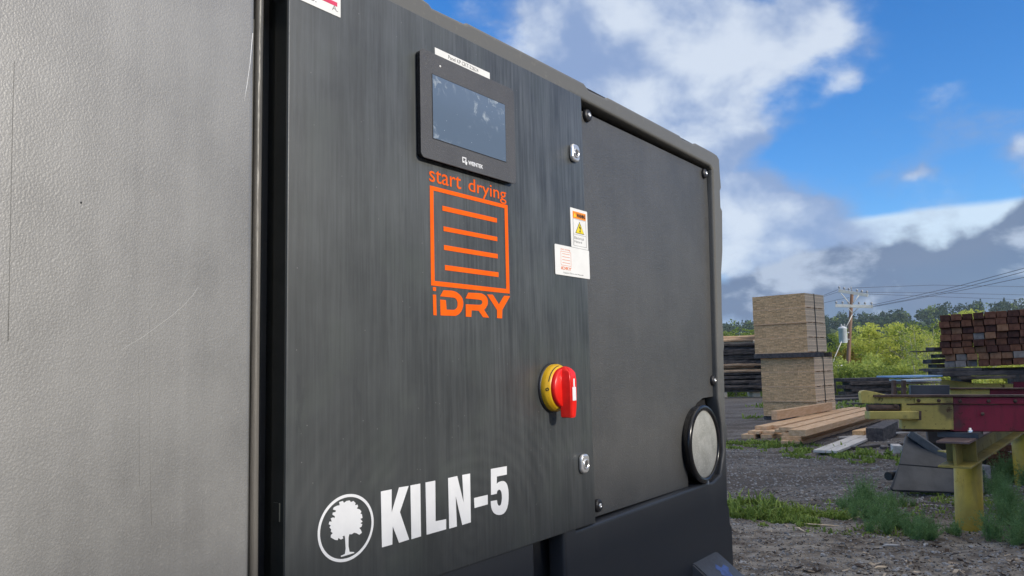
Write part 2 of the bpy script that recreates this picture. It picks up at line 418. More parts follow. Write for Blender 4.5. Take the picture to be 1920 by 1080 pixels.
def build_kiln():
    K = empty("drying_kiln", K0, KRZ, "big black moulded plastic kiln cabinet with orange logo and touch screen on its front", "kiln")
    # --- outline of the moulded shell
    W0 = -.002
    top_px = [(805.8, 5), (811, 13), (872.8, 43), (878, 41.5), (1096, 155), (1105, 168), (1137.5, 183.5), (1142, 182), (1275, 253), (1281, 260), (1301, 269), (1306, 268),
              (1336, 284), (1345, 290), (1349.5, 298)]
    right_px = [(1350.8, 322), (1353.3, 353), (1351.2, 359), (1352.3, 388), (1355.4, 395), (1356, 471), (1353.7, 512), (1355, 590), (1359, 650), (1357.6, 660), (1361.5, 792), (1364.4, 798), (1364.6, 824),
                (1362.4, 832), (1365, 946), (1368, 952), (1370, 980), (1373.3, 986), (1376, 1050), (1375.5, 1075)]
    tp = [F(x, y, W0) for x, y in top_px]; rp = [F(x, y, W0) for x, y in right_px]
    uR = rp[-1][0]; vT = max(v for u, v in tp)
    uL = F(548, 700)[0] + .004
    s0, s1 = F(1003, 1050, W0)[0], F(1060, 1050, W0)[0]
    vb = .22; vslot = F(1030, 1000, W0)[1] + .03
    left_top = [(uL, tp[0][1]+.002), (F(700, 0, W0)[0], tp[0][1]+.002), (F(760, 0, W0)[0], tp[0][1]-.004)]
    outline = [(uL, vb), (s0, vb), (s0, vslot), (s1, vslot), (s1, vb), (uR-.03, vb), (uR, vb+.03)] + rp[::-1] + tp[::-1] + [(F(760, 0, W0)[0], tp[0][1]+.006), (uL, tp[0][1]+.006)]
    # recess for the access panel
    rec = [F(1080, 180, W0), F(1332, 311, W0), F(1336.5, 318, W0), F(1347.5, 745, W0), F(1354, 790, W0), F(1358, 845, W0), F(1352, 890, W0), F(1338, 903, W0), F(1325, 905, W0), F(1112, 984, W0)]
    rec[0] = (F(1075, 300)[0], F(1332, 311, W0)[1] + (F(1097, 188, W0)[1]-F(1332, 311, W0)[1])*1.02)
    rec[-1] = (rec[-1][0]-.05, rec[-1][1])
    # level the upper and lower edges of the recess
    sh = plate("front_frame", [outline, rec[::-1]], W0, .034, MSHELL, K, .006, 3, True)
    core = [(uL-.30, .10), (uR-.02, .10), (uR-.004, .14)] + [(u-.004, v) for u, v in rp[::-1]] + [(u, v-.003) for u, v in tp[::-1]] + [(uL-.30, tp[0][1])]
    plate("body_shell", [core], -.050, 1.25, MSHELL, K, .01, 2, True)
    bm = bmesh.new(); box(bm, F(1080, 300)[0]-.02, uR-.012, .0361, .0499, rec[-1][1]-.05, rec[0][1]+.05)
    obj("recess_back", bm, MGAP, K)
    bm = bmesh.new(); box(bm, -1.75, uL-.3, .06, 1.30, .10, tp[0][1]+.30, bev=.03)
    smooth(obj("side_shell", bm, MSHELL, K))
    bm = bmesh.new()
    for a in (-1.6, -.7, .3): box(bm, a, a+.28, .10, 1.2, 0, .102, bev=.01)
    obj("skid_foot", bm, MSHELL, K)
    # --- big door at the left
    ud = F(475.5, 20)[0]
    bm = bmesh.new(); box(bm, -1.72, ud, -.004, .055, .20, tp[0][1]+.26, bev=.007, seg=4)
    D = smooth(obj("door", bm, MDOOR, K), 40)
    bm = bmesh.new()
    ub = F(480.5, 540, -.012)[0]
    tube(bm, [(ub + .0012*math.sin(k*.9) * (1.6 if k < 6 else .35), .012 + .002*math.sin(k*.5), .25+k*.09) for k in range(24)], .0050, 10)
    obj("door_seal", bm, MBEAD, K)
    bm = bmesh.new()
    u5, u6 = F(500, 540, -.05)[0], F(506, 540, -.03)[0]
    box(bm, u5, u5+.005, .035, .06, .3, 2.0, bev=.001); box(bm, u6+.012, u6+.016, .028, .06, .3, 2.0, bev=.001)
    obj("gap_rail", bm, MFLANGE, K)
    # thin hair scratches and a mould line in the door
    for nm, pts, wd, mt in (("scratch", [(372, 538), (362, 553), (345, 572), (322, 592), (295, 612), (268, 632), (240, 648), (222, 660)], .00030, MSCL),
                            ("scratch", [(474, 62), (469, 118), (463, 160), (458, 190)], .0004, MWHITE),
                            ("mould_line", [(27, 115), (24, 210), (20, 400), (17, 560), (15, 640)], .0004, MSCR),
                            ("mould_line", [(280, 590), (281, 740), (281, 850), (284, 985)], .0003, MSCR),
                            ("mould_line", [(260, 660), (261, 800), (261, 912)], .0003, MSCR)):
        bm = bmesh.new(); q = [F(x, y, .004) for x, y in pts]
        tube(bm, [(u, -.0038, v) for u, v in q], wd, 5); obj(nm, bm, mt, D)
    bm = bmesh.new(); q = F(152, 380, .004); lathe(bm, [(.0012, 0), (.001, .0006), (0, .0008)], 8, OUT(q[0], q[1], .0035)); obj("fleck", bm, MINK, D)
    # --- control panel lid
    pl = F(538, 540)[0]; pr = (F(1095, 300)[0]+F(1113, 900)[0])/2
    pt = (F(733, 0)[1]+F(1093, 184)[1])/2; pb = (F(900, 1055)[1]+F(1111, 981)[1])/2
    bm = bmesh.new(); box(bm, pl, pr, 0, .022, pb, pt, bev=.0016, seg=3)
    PN = smooth(obj("control_panel", bm, MP, K), 50)
    bm = bmesh.new(); box(bm, pl-.0005, pl+.002, .0025, .024, pb+.002, pt-.002)
    # folded flange with hinge notches, seen in the gap
    for (y0, y1) in ((940, 975),):
        a = F(520, y0, -.02)[1]; b_ = F(520, y1, -.02)[1]; box(bm, pl-.0020, pl-.0004, .008, .019, b_, a, bev=.0004)
    obj("panel_flange", bm, MFLANGE, K)
    # --- access panel with a corner cut out for the vent
    WA = -.016
    a = [F(1085, 203, WA), F(1331, 330, WA), F(1341, 744, WA), F(1318, 750, WA), F(1307, 755.5, WA), F(1299.4, 769, WA), F(1294, 787, WA), F(1291, 810, WA), F(1290.5, 907, WA), F(1085, 985, WA)]
    ut = (F(1112, 215, WA)[1]+F(1318, 319, WA)[1])/2; ubm = (F(1125, 971, WA)[1]+F(1290, 909, WA)[1])/2
    ur = (F(1330, 340, WA)[0]+F(1341, 735, WA)[0])/2
    vc = F(1341, 745, WA)[1]
    loop = [(F(1080, 500, WA)[0]-.0, ubm), (a[8][0], ubm), (a[8][0], a[7][1]), a[6], a[5], a[4], (a[3][0], vc+.001), (ur, vc+.003), (ur, ut-.012), (ur-.003, ut-.004), (ur-.010, ut), (F(1080, 500, WA)[0], ut)]
    AP = plate("access_panel", [loop], WA, .004, MACC, K, .0008, 1, False)
    # its four screws on rubber washers
    for x, y, r in ((1103.5, 216, .0118), (1323, 325, .0118), (1339.5, 713, .0118), (1124, 948, .0112)):
        cu_, cv_ = F(x, y, WA+.006)
        bm = bmesh.new(); lathe(bm, [(r, 0), (r, .004), (r*.90, .0062), (r*.55, .0070), (0, .0072)], 28, OUT(cu_, cv_, WA+.0003))
        S = obj("screw_washer", bm, MDARK, AP); S.location = (0, 0, 0); S.parent = K
        bm = bmesh.new()
        lathe(bm, [(r*.38, 0), (r*.36, .0016), (r*.30, .0022), (r*.17, .0022), (r*.15, .0006), (0, .0006)], 20, OUT(cu_, cv_, WA+.0072))
        obj("screw_head", bm, MCHROME, S)
    # --- vent cap
    cu_, cv_ = F(1324, 832.5, .004); r = .0845
    bm = bmesh.new()
    lathe(bm, [(r*.97, -.045), (r*.97, -.002), (r, 0), (r*1.0, .006), (r*.97, .009), (r*.87, .009), (r*.855, .006), (r*.855, .002)], 72, OUT(cu_, cv_, -.005))
    V = obj("vent_cap", bm, MBEZSIDE, K)
    bm = bmesh.new(); lathe(bm, [(r*.86, 0), (r*.85, .0006), (r*.8, .0012), (0, .0028)], 72, OUT(cu_, cv_, -.001)); obj("cap_disc", bm, MDISC, V)
    bm = bmesh.new(); box(bm, cu_-.002, cu_+.0005, -.006, -.0, cv_-r*1.02, cv_-r*.93, bev=.0004); obj("clip", bm, MCHROME, V)
    # --- sloped foot bump, low right
    A = F(1343, 1033, W0); B = F(1298, 1060, W0)
    bm = bmesh.new()
    ww = .115
    prof = [(-.05, A[1]+.0), (0.0, A[1]+.0), (-ww*0-.0+.0, A[1])]
    vs = []
    pts = [(0.02, A[1]), (-.0, A[1]), (-ww, A[1]-.085), (-ww, .30), (0.02, .30)]
    a_ = [bm.verts.new((B[0], y, z)) for y, z in pts]; b_ = [bm.verts.new((A[0]+.0, y, z)) for y, z in pts]
    bm.faces.new(a_); bm.faces.new(b_[::-1])
    for i in range(5): bm.faces.new((a_[i], b_[i], b_[(i+1) % 5], a_[(i+1) % 5]))
    bmesh.ops.recalc_face_normals(bm, faces=bm.faces)
    bmesh.ops.bevel(bm, geom=list(bm.edges), offset=.0035, segments=3, affect='EDGES')
    FB = smooth(obj("corner_foot", bm, leather_mat("scuffed_grey_shell", (.075, .078, .085, 1), (.10, .105, .115, 1), 160, .12, .5), K), 40)
    bm = bmesh.new()
    n_ = Vector((0, -.085, ww)).normalized()
    def onb(s, q): return (B[0]+(A[0]-B[0])*s, -ww*q-.0004, A[1]-.085*q+.0004)
    loop = [(.42, .22), (.55, .16), (.6, .25), (.75, .22), (.8, .30), (.7, .34), (.66, .46), (.52, .40), (.40, .34), (.48, .28)]
    a_ = [bm.verts.new(onb(*p)) for p in loop]; bm.faces.new(a_)
    obj("paint_scuff", bm, M("blue_chalk", (.10, .17, .42, 1), (.08, .12, .28, 1), 80, .8), FB)
    # --- touch screen
    HW = .0095
    q = FR([(760+95/3.6, 80+30/3.6), (760+735/3.6, 80+318/3.6), (760+748/3.6, 80+952/3.6), (760+112/3.6, 80+775/3.6)], HW)
    T_ = plate("touch_screen", [rrect(q[0]+.0015, q[1]-.0015, q[2]+.0015, q[3]-.0015, .006)], HW-.0012, HW-.0012+.0005, MBEZSIDE, K, .0005, 1, True)
    bz = plate("bezel", [rrect(*q, .007)], HW, .0015, MBEZEL, T_, .0006, 2, True); bz.location = (0, -.0012, 0)
    bz.parent = T_
    bz.matrix_parent_inverse = Matrix.Identity(4)
    sc = FR([(760+178/3.6, 80+212/3.6), (760+668/3.6, 80+420/3.6), (760+680/3.6, 80+805/3.6), (760+190/3.6, 80+645/3.6)], HW)
    o = plate("screen_frame", [rect(sc[0]-.0010, sc[1]+.0010, sc[2]-.0010, sc[3]+.0010)], .00152, .0002, MINK, T_)
    o = plate("screen", [rect(*sc)], .0018, .0003, MSCREEN, T_)
    c1 = F(760+235/3.6, 80+160/3.6, HW); bm = bmesh.new(); lathe(bm, [(.0016, 0), (.0014, .0005), (0, .0007)], 16, OUT(c1[0], c1[1], .0012)); obj("indicator_lamp", bm, MPAPER, T_)
    f1 = F(877.5, 301, HW); f2 = F(905.5, 316, HW)
    vm = (F(877, 299, HW)[1]+F(905, 312, HW)[1])/2; vn = (F(877, 307, HW)[1]+F(905, 317, HW)[1])/2
    text("maker_mark", "WEINTEK", (f1[0], f2[0], vn-.0006, vm+.0002), .0016, MWHITE, T_, .0003, .03)
    g1 = F(866.5, 294, HW)[0]; g2 = F(874, 300, HW)[0]; gv1 = F(866, 293.5, HW)[1]; gv0 = F(868, 306, HW)[1]
    th = (g2-g1)*.2
    o = plate("maker_mark", [[(g1, gv0+.001), (g1, gv1), (g2, gv1), (g2, gv0+.003), (g2-th, gv0+.003), (g2-th, gv1-th), (g1+th, gv1-th), (g1+th, gv0+.001+th*1.4), (g1+(g2-g1)*.55, gv0+.001+th*1.4), (g1+(g2-g1)*.55, gv0+.001)],
                      [(g1+(g2-g1)*.62, gv0+.0055), (g2+.0022, gv0+.0028), (g2+.0008, gv0-.0016), (g1+(g2-g1)*.75, gv0-.0004)]], .0016, .0003, MWHITE, T_)
    # --- label strip above it
    q2 = FR([(760+197/3.6, 80+30/3.6), (760+567/3.6, 80+206/3.6), (760+569/3.6, 80+250/3.6), (760+198/3.6, 80+80/3.6)])
    L = plate("label_strip", [rect(*q2)], .0006, .0004, MPAPER, K)
    t1 = F(840, 110)[0]; t2 = F(896, 133)[0]; hh = q2[3]-q2[2]
    text("label_text", "Panel KP CKT-22&24", (t1, t2, q2[2]+hh*.26, q2[3]-hh*.20), .0003, MGREY, L)
    # --- orange logo
    dz = 0.0005
    LG = empty("logo_group")
    bpy.data.objects.remove(LG)
    o_ = FR([(760+x/3.3737, 300+y/3.3737) for x, y in ((145, 160), (643, 285), (660, 840), (170, 800))])
    i_ = FR([(760+x/3.3737, 300+y/3.3737) for x, y in ((172, 192), (625, 305), (638, 812), (188, 770))])
    plate("logo_frame", [rect(*o_), rect(*i_)[::-1]], dz, .0003, MORANGE, K)
    for bar in (((233, 290), (578, 368), (578, 395), (233, 322)), ((240, 420), (580, 487), (580, 513), (240, 450)), ((243, 538), (583, 595), (583, 622), (243, 570)), ((248, 663), (588, 712), (588, 740), (250, 697))):
        q = FR([(760+x/3.3737, 300+y/3.3737) for x, y in bar]); plate("logo_bar", [rect(*q)], dz, .0003, MORANGE, K)
    let = [[(225, 88), (288, 92), (288, 168), (228, 162)], [(228, 238), (290, 243), (302, 655), (236, 648)],
           [(440, 152), (600, 160), (655, 172), (700, 192), (750, 228), (790, 270), (818, 320), (832, 380), (835, 430), (828, 480), (812, 535), (790, 580), (740, 635), (680, 665), (380, 655), (372, 340), (485, 350), (500, 540), (640, 545), (668, 538), (690, 520), (708, 498), (718, 470), (720, 400), (712, 368), (700, 340), (680, 318), (650, 300), (370, 272)],
           [(935, 200), (1150, 210), (1195, 216), (1230, 230), (1270, 256), (1300, 290), (1318, 328), (1325, 370), (1325, 415), (1315, 450), (1285, 505), (1250, 545), (1350, 700), (1230, 692), (1140, 560), (1000, 555), (995, 685), (885, 680), (885, 432), (1160, 445), (1190, 438), (1210, 420), (1216, 400), (1214, 375), (1195, 350), (1150, 340), (880, 315)],
           [(1310, 235), (1425, 240), (1548, 435), (1650, 262), (1770, 268), (1615, 545), (1610, 715), (1510, 708), (1510, 550)]]
    plate("logo_letters", [TR(p, 790, 530, 10.667) for p in let], dz, .0003, MORANGE, K)
    # start drying: two words fitted separately
    a1 = F(804.5, 330)[0]; a2 = F(864, 345)[0]; b1 = F(878, 350)[0]; b2 = F(948.5, 365)[0]
    vx = (F(806, 340)[1]+F(860, 353)[1])/2; va = (F(812, 316.5)[1])            # baseline / ascender of 't'
    dv = (F(891, 333)[1]); bl = F(880, 358)[1]; gb = F(944, 381)[1]
    text("logo_words", "start", (a1, a2, vx-.0006, vx+.0172), dz, MORANGE, K, .0003, .002)
    text("logo_words", "drying", (b1, b2, vx-.0052-.0005, vx+.0192), dz, MORANGE, K, .0003, .002)
    # --- KILN-5
    kl = [[(625, 260), (727, 240), (727, 460), (797, 222), (888, 207), (805, 455), (893, 715), (797, 746), (737, 590), (733, 762), (635, 790)],
          [(905, 203), (998, 185), (1005, 685), (914, 712)], [(1048, 175), (1140, 157), (1143, 542), (1243, 522), (1243, 618), (1058, 670)],
          [(1262, 133), (1348, 114), (1410, 370), (1396, 104), (1470, 90), (1477, 552), (1396, 577), (1333, 303), (1345, 592), (1272, 612)],
          [(1508, 322), (1637, 292), (1638, 382), (1512, 417)],
          [(1667, 47), (1818, 20), (1818, 100), (1724, 118), (1722, 190), (1735, 176), (1750, 168), (1768, 162), (1785, 161), (1802, 168), (1815, 183), (1825, 208), (1832, 240), (1835, 285), (1835, 330), (1830, 380), (1820, 420), (1805, 450), (1787, 470), (1765, 480), (1745, 483), (1725, 480), (1706, 472), (1690, 457), (1678, 436), (1670, 410), (1667, 380), (1666, 352), (1725, 342), (1727, 365), (1731, 380), (1738, 392), (1746, 396), (1756, 392), (1764, 380), (1769, 355), (1772, 325), (1771, 295), (1767, 268), (1759, 250), (1750, 243), (1740, 244), (1731, 252), (1725, 264), (1722, 282), (1668, 293)]]
    plate("kiln_lettering", [TR(p, 590, 870, 5.0526) for p in kl], dz, .0003, MWHITE, K)
    # --- tree roundel
    e = F(647, 990); rr = .0425
    cs = [F(595, 1003), F(700, 973), F(652, 925), F(640, 1056)]
    cu_ = (cs[0][0]+cs[1][0])/2; ru = (cs[1][0]-cs[0][0])/2; cv_ = (F(657, 925.5)[1]+F(638, 1055.5)[1])/2; rv = (F(657, 925.5)[1]-F(638, 1055.5)[1])/2
    def ell(k): return [(cu_+(ru-k)*math.cos(2*math.pi*j/80), cv_+(rv-k)*math.sin(2*math.pi*j/80)) for j in range(80)]
    plate("roundel_ring", [ell(0), ell(.0033)[::-1]], dz, .0003, MWHITE, K)
    cr = [(280, 678), (262, 685), (268, 705), (245, 715), (222, 700), (215, 722), (190, 718), (150, 695), (152, 672), (170, 655), (150, 640), (155, 620), (138, 600), (150, 580), (130, 570), (138, 545), (160, 545), (150, 515), (175, 505), (185, 515), (190, 495), (165, 480), (170, 460), (195, 455), (200, 440), (170, 430), (180, 410), (210, 395), (235, 390), (230, 360), (265, 350), (275, 368), (300, 350), (330, 345), (340, 362), (365, 350), (385, 370), (380, 390), (405, 385), (408, 405), (395, 420), (425, 430), (440, 450), (430, 470), (445, 475), (450, 510), (430, 520), (452, 545), (430, 560), (448, 570), (440, 595), (420, 605), (435, 625), (445, 650), (420, 670), (395, 655), (370, 650), (350, 665), (325, 665), (318, 700), (318, 780), (328, 832), (372, 833), (372, 842), (250, 880), (245, 870), (285, 852), (292, 800), (285, 700)]
    plate("roundel_tree", [TR(cr, 590, 870, 5.0526)], dz, .0003, MWHITE, K)
    # --- stickers
    s = 6.75
    q = FR([(1000+x/s, 380+y/s) for x, y in ((462, 60), (678, 115), (690, 600), (478, 560))])
    WS = plate("warning_sticker", [rrect(*q, .0015)], .0006, .0004, MPAPER, K)
    def sub(par, box4, uv): # fraction box
        u0, u1, v0, v1 = box4; a, b, c, d = uv; return (u0+(u1-u0)*a, u0+(u1-u0)*b, v0+(v1-v0)*c, v0+(v1-v0)*d)
    plate("warning_band", [rect(*sub(WS, q, (.13, .90, .745, .925)))], .0002, .0002, M("amber_print", (.85, .27, .02, 1), None, rough=.45), WS)
    text("warning_word", "WARNING", sub(WS, q, (.36, .86, .785, .885)), .0004, MINK, WS, .0002, .04)
    x = sub(WS, q, (.18, .32, .78, .89)); plate("warning_mark", [[(x[0], x[2]), (x[1], x[2]), ((x[0]+x[1])/2, x[3])]], .0004, .0002, M("yellow_print", (.85, .68, .03, 1), None, rough=.45), WS)
    x = sub(WS, q, (.26, .78, .375, .685)); mxx = (x[0]+x[1])/2
    plate("hazard_triangle", [[(x[0], x[2]), (x[1], x[2]), (mxx, x[3])]], .0002, .0002, MINK, WS)
    g = .0012; plate("hazard_triangle", [[(x[0]+g*1.3, x[2]+g*.7), (x[1]-g*1.3, x[2]+g*.7), (mxx, x[3]-g*1.7)]], .0004, .0002, bpy.data.materials["yellow_print"], WS)
    h = x[3]-x[2]; ww_ = x[1]-x[0]
    plate("hazard_bolt", [[(mxx+.04*ww_, x[3]-.22*h), (mxx-.10*ww_, x[2]+.45*h), (mxx+.02*ww_, x[2]+.45*h), (mxx-.03*ww_, x[2]+.22*h), (mxx-.09*ww_, x[2]+.24*h), (mxx+.0*ww_, x[2]+.08*h), (mxx+.09*ww_, x[2]+.24*h), (mxx+.03*ww_, x[2]+.22*h), (mxx+.12*ww_, x[2]+.55*h), (mxx-.0*ww_, x[2]+.55*h), (mxx+.09*ww_, x[3]-.24*h)]], .0006, .0002, MINK, WS)
    for c in ((.13, .90, .728, .733), (.13, .90, .335, .342), (.13, .90, .05, .057), (.13, .15, .05, .73), (.885, .90, .05, .73)):
        plate("border_line", [rect(*sub(WS, q, c))], .0002, .0002, MGREY, WS)
    text("hazard_words", "Electrical", sub(WS, q, (.19, .74, .22, .29)), .0002, MGREY, WS, .0002)
    text("hazard_words", "Hazard", sub(WS, q, (.19, .62, .13, .19)), .0002, MGREY, WS, .0002)
    q = FR([(1000+x/s, 380+y/s) for x, y in ((262, 518), (700, 610), (706, 968), (272, 905))])
    DS = plate("support_sticker", [rrect(*q, .0022)], .0012, .0005, MPAPER, K)
    f = sub(DS, q, (.16, .45, .33, .80)); plate("small_logo_frame", [rect(*f), rect(f[0]+.0006, f[1]-.0006, f[2]+.0006, f[3]-.0006)[::-1]], .0002, .0002, MORPRINT, DS)
    for k in range(4):
        y = f[2] + (f[3]-f[2])*(.18+.21*k); plate("small_logo_bar", [rect(f[0]+.0045, f[1]-.0035, y, y+.0008)], .0002, .0002, MORPRINT, DS)
    text("small_logo_words", "start drying", sub(DS, q, (.16, .43, .83, .90)), .0002, MORPRINT, DS, .0002)
    text("small_logo_words", "iDRY", sub(DS, q, (.16, .46, .19, .29)), .0002, MORPRINT, DS, .0002, .03)
    text("support_words", "Support Docs and Manuals", sub(DS, q, (.22, .80, .06, .12)), .0002, MGREY, DS, .0002)
    # flag sticker, cut by the top of the picture
    q1 = F(638, 33); q0 = F(566, 2)
    vb_ = (q1[1]+q0[1])/2; u1_ = F(638, 10)[0]; u0_ = q0[0]-.045
    FS = plate("flag_sticker", [rrect(u0_, u1_, vb_, vb_+.105, .001)], .0006, .0004, MPAPER, K)
    sa = F(632, 14)[1]; 
    for k in range(7):
        v = sa+.0004 + k*.0092; plate("flag_stripe", [rect((u0_+.004) if k < 4 else u0_+.05, F(631.5, 10)[0], v, v+.0052)], .0002, .0002, MPINK, FS)
    plate("flag_canton", [rect(u0_+.004, u0_+.048, sa+.0004+4*.0092-.002, sa+.0004+6*.0092+.0052)], .0002, .0002, M("navy_ink", (.02, .03, .14, 1), None, rough=.5), FS)
    ht = .0062
    for ch, xx, yy in (("A.", 627.5, 22.5), ("S.", 587, 3.5), ("U.", 548, -14)):
        c = F(xx, yy); text("sticker_letter", ch, (c[0]-.0045, c[0]+.0045, vb_+.0055, vb_+.0055+ht), .0002, MGREY, FS, .0002)
    # --- isolator switch
    cu_, cv_ = F(1035, 727)
    bm = bmesh.new(); lathe(bm, [(.0395, 0), (.0395, .0035), (.037, .0045), (0, .0045)], 56, OUT(cu_, cv_, 0)); SW = obj("isolator_switch", bm, MDARK, K)
    bm = bmesh.new(); lathe(bm, [(.0375, .0), (.0375, .006), (.0365, .0085), (.0345, .012), (.033, .0145), (.030, .0155), (0, .0155)], 64, OUT(cu_, cv_, .0042)); obj("yellow_ring", bm, MYEL, SW)
    bm = bmesh.new()
    pr_ = [(.0362+.0004, .0087+.0001), (.0352, .0110)]
    for j in range(16):                                    # printed arc on the cone
        a0 = R(95+j*4.2); a1 = R(95+(j+1)*4.2)
        vv = []
        for (rad, hh_) in ((.0350, .01175), (.0343, .01300)):
            for a_ in (a0, a1): vv.append((cu_+rad*math.cos(a_), -(.0042+hh_), cv_+rad*math.sin(a_)))
        q4 = [bm.verts.new(p) for p in (vv[0], vv[1], vv[3], vv[2])]; bm.faces.new(q4)
    obj("dial_mark", bm, MINK, SW)
    a_ = R(182); c3 = (cu_+.0352*math.cos(a_), cv_+.0352*math.sin(a_))
    bm = bmesh.new(); Mx = Matrix.Translation((c3[0], -.0042-.0112, c3[1])) @ Matrix.Rotation(R(-60), 4, 'Z') @ Matrix.Rotation(R(90), 4, 'X')
    lathe(bm, [(.0016, .0), (.0016, .0006), (.0026, .0006), (.0026, 0)], 18, Mx); obj("zero_mark", bm, MINK, SW)
    bm = bmesh.new(); lathe(bm, [(.0318, 0), (.0318, .003), (.031, .006), (.0295, .0075), (0, .0078)], 64, OUT(cu_, cv_, .0190)); HD = obj("switch_handle", bm, MRED, SW)
    # grip: wedge across the disc that runs past it at the bottom, narrowing and dropping towards the top
    bm = bmesh.new()
    def sec(v, hw0, hw1, h): return [(cu_-hw0, -.0215, cv_+v), (cu_-hw1, -h, cv_+v), (cu_+hw1, -h, cv_+v), (cu_+hw0, -.0215, cv_+v)]
    secs = [sec(.0335, .0045, .0030, .0270), sec(.031, .009, .0062, .0335), sec(.024, .0120, .0085, .0400), sec(.010, .0135, .0092, .0415), (sec(-.012, .0128, .0085, .0415)), sec(-.030, .0115, .0078, .0410), sec(-.0465, .0105, .0066, .0395)]
    rg = [[bm.verts.new(p) for p in s_] for s_ in secs]
    for a4, b4 in zip(rg, rg[1:]):
        for k in range(4): bm.faces.new((a4[k], a4[(k+1) % 4], b4[(k+1) % 4], b4[k]))
    bm.faces.new(rg[0][::-1]); bm.faces.new(rg[-1])
    bmesh.ops.recalc_face_normals(bm, faces=bm.faces)
    bmesh.ops.bevel(bm, geom=[e for e in bm.edges if e.calc_face_angle(0) > R(25)], offset=.0016, segments=3, affect='EDGES')
    smooth(obj("grip", bm, MRED, HD), 40)
    bm = bmesh.new(); box(bm, cu_-.0050, cu_+.0050, -.0419, -.0416, cv_-.020, cv_+.001, bev=.0001); box(bm, cu_-.0020, cu_+.0022, -.0419, -.0416, cv_+.0013, cv_+.0140); obj("pointer_mark", bm, MWHITE, HD)
    # --- two cam latches
    for x, y in ((1077.5, 287), (1095.5, 869)):
        c = F(x, y, .004)
        LT = plate("cam_latch", [rrect(c[0]-.0125, c[0]+.0125, c[1]-.0155, c[1]+.0155, .009, 8)], .0075, .0073, MCHROME, K, .0032, 4, True)
        bm = bmesh.new(); lathe(bm, [(.0082, 0), (.0082, .0012), (.0065, .0018), (.0062, -.0005), (0, -.0005)], 32, OUT(c[0], c[1]-.001, 0)); 
        obj("latch_ring", bm, MCHROME, LT)
        bm = bmesh.new(); lathe(bm, [(.0061, 0), (0, .0003)], 24, OUT(c[0], c[1]-.001, .0001)); box(bm, c[0]-.005, c[0]+.005, -.0016, -.0002, c[1]-.0025, c[1]-.0002, bev=.0002)
        obj("latch_core", bm, M("dull_zinc", (.22, .22, .22, 1), None, rough=.4, metal=.8), LT)
    return K
build_kiln()

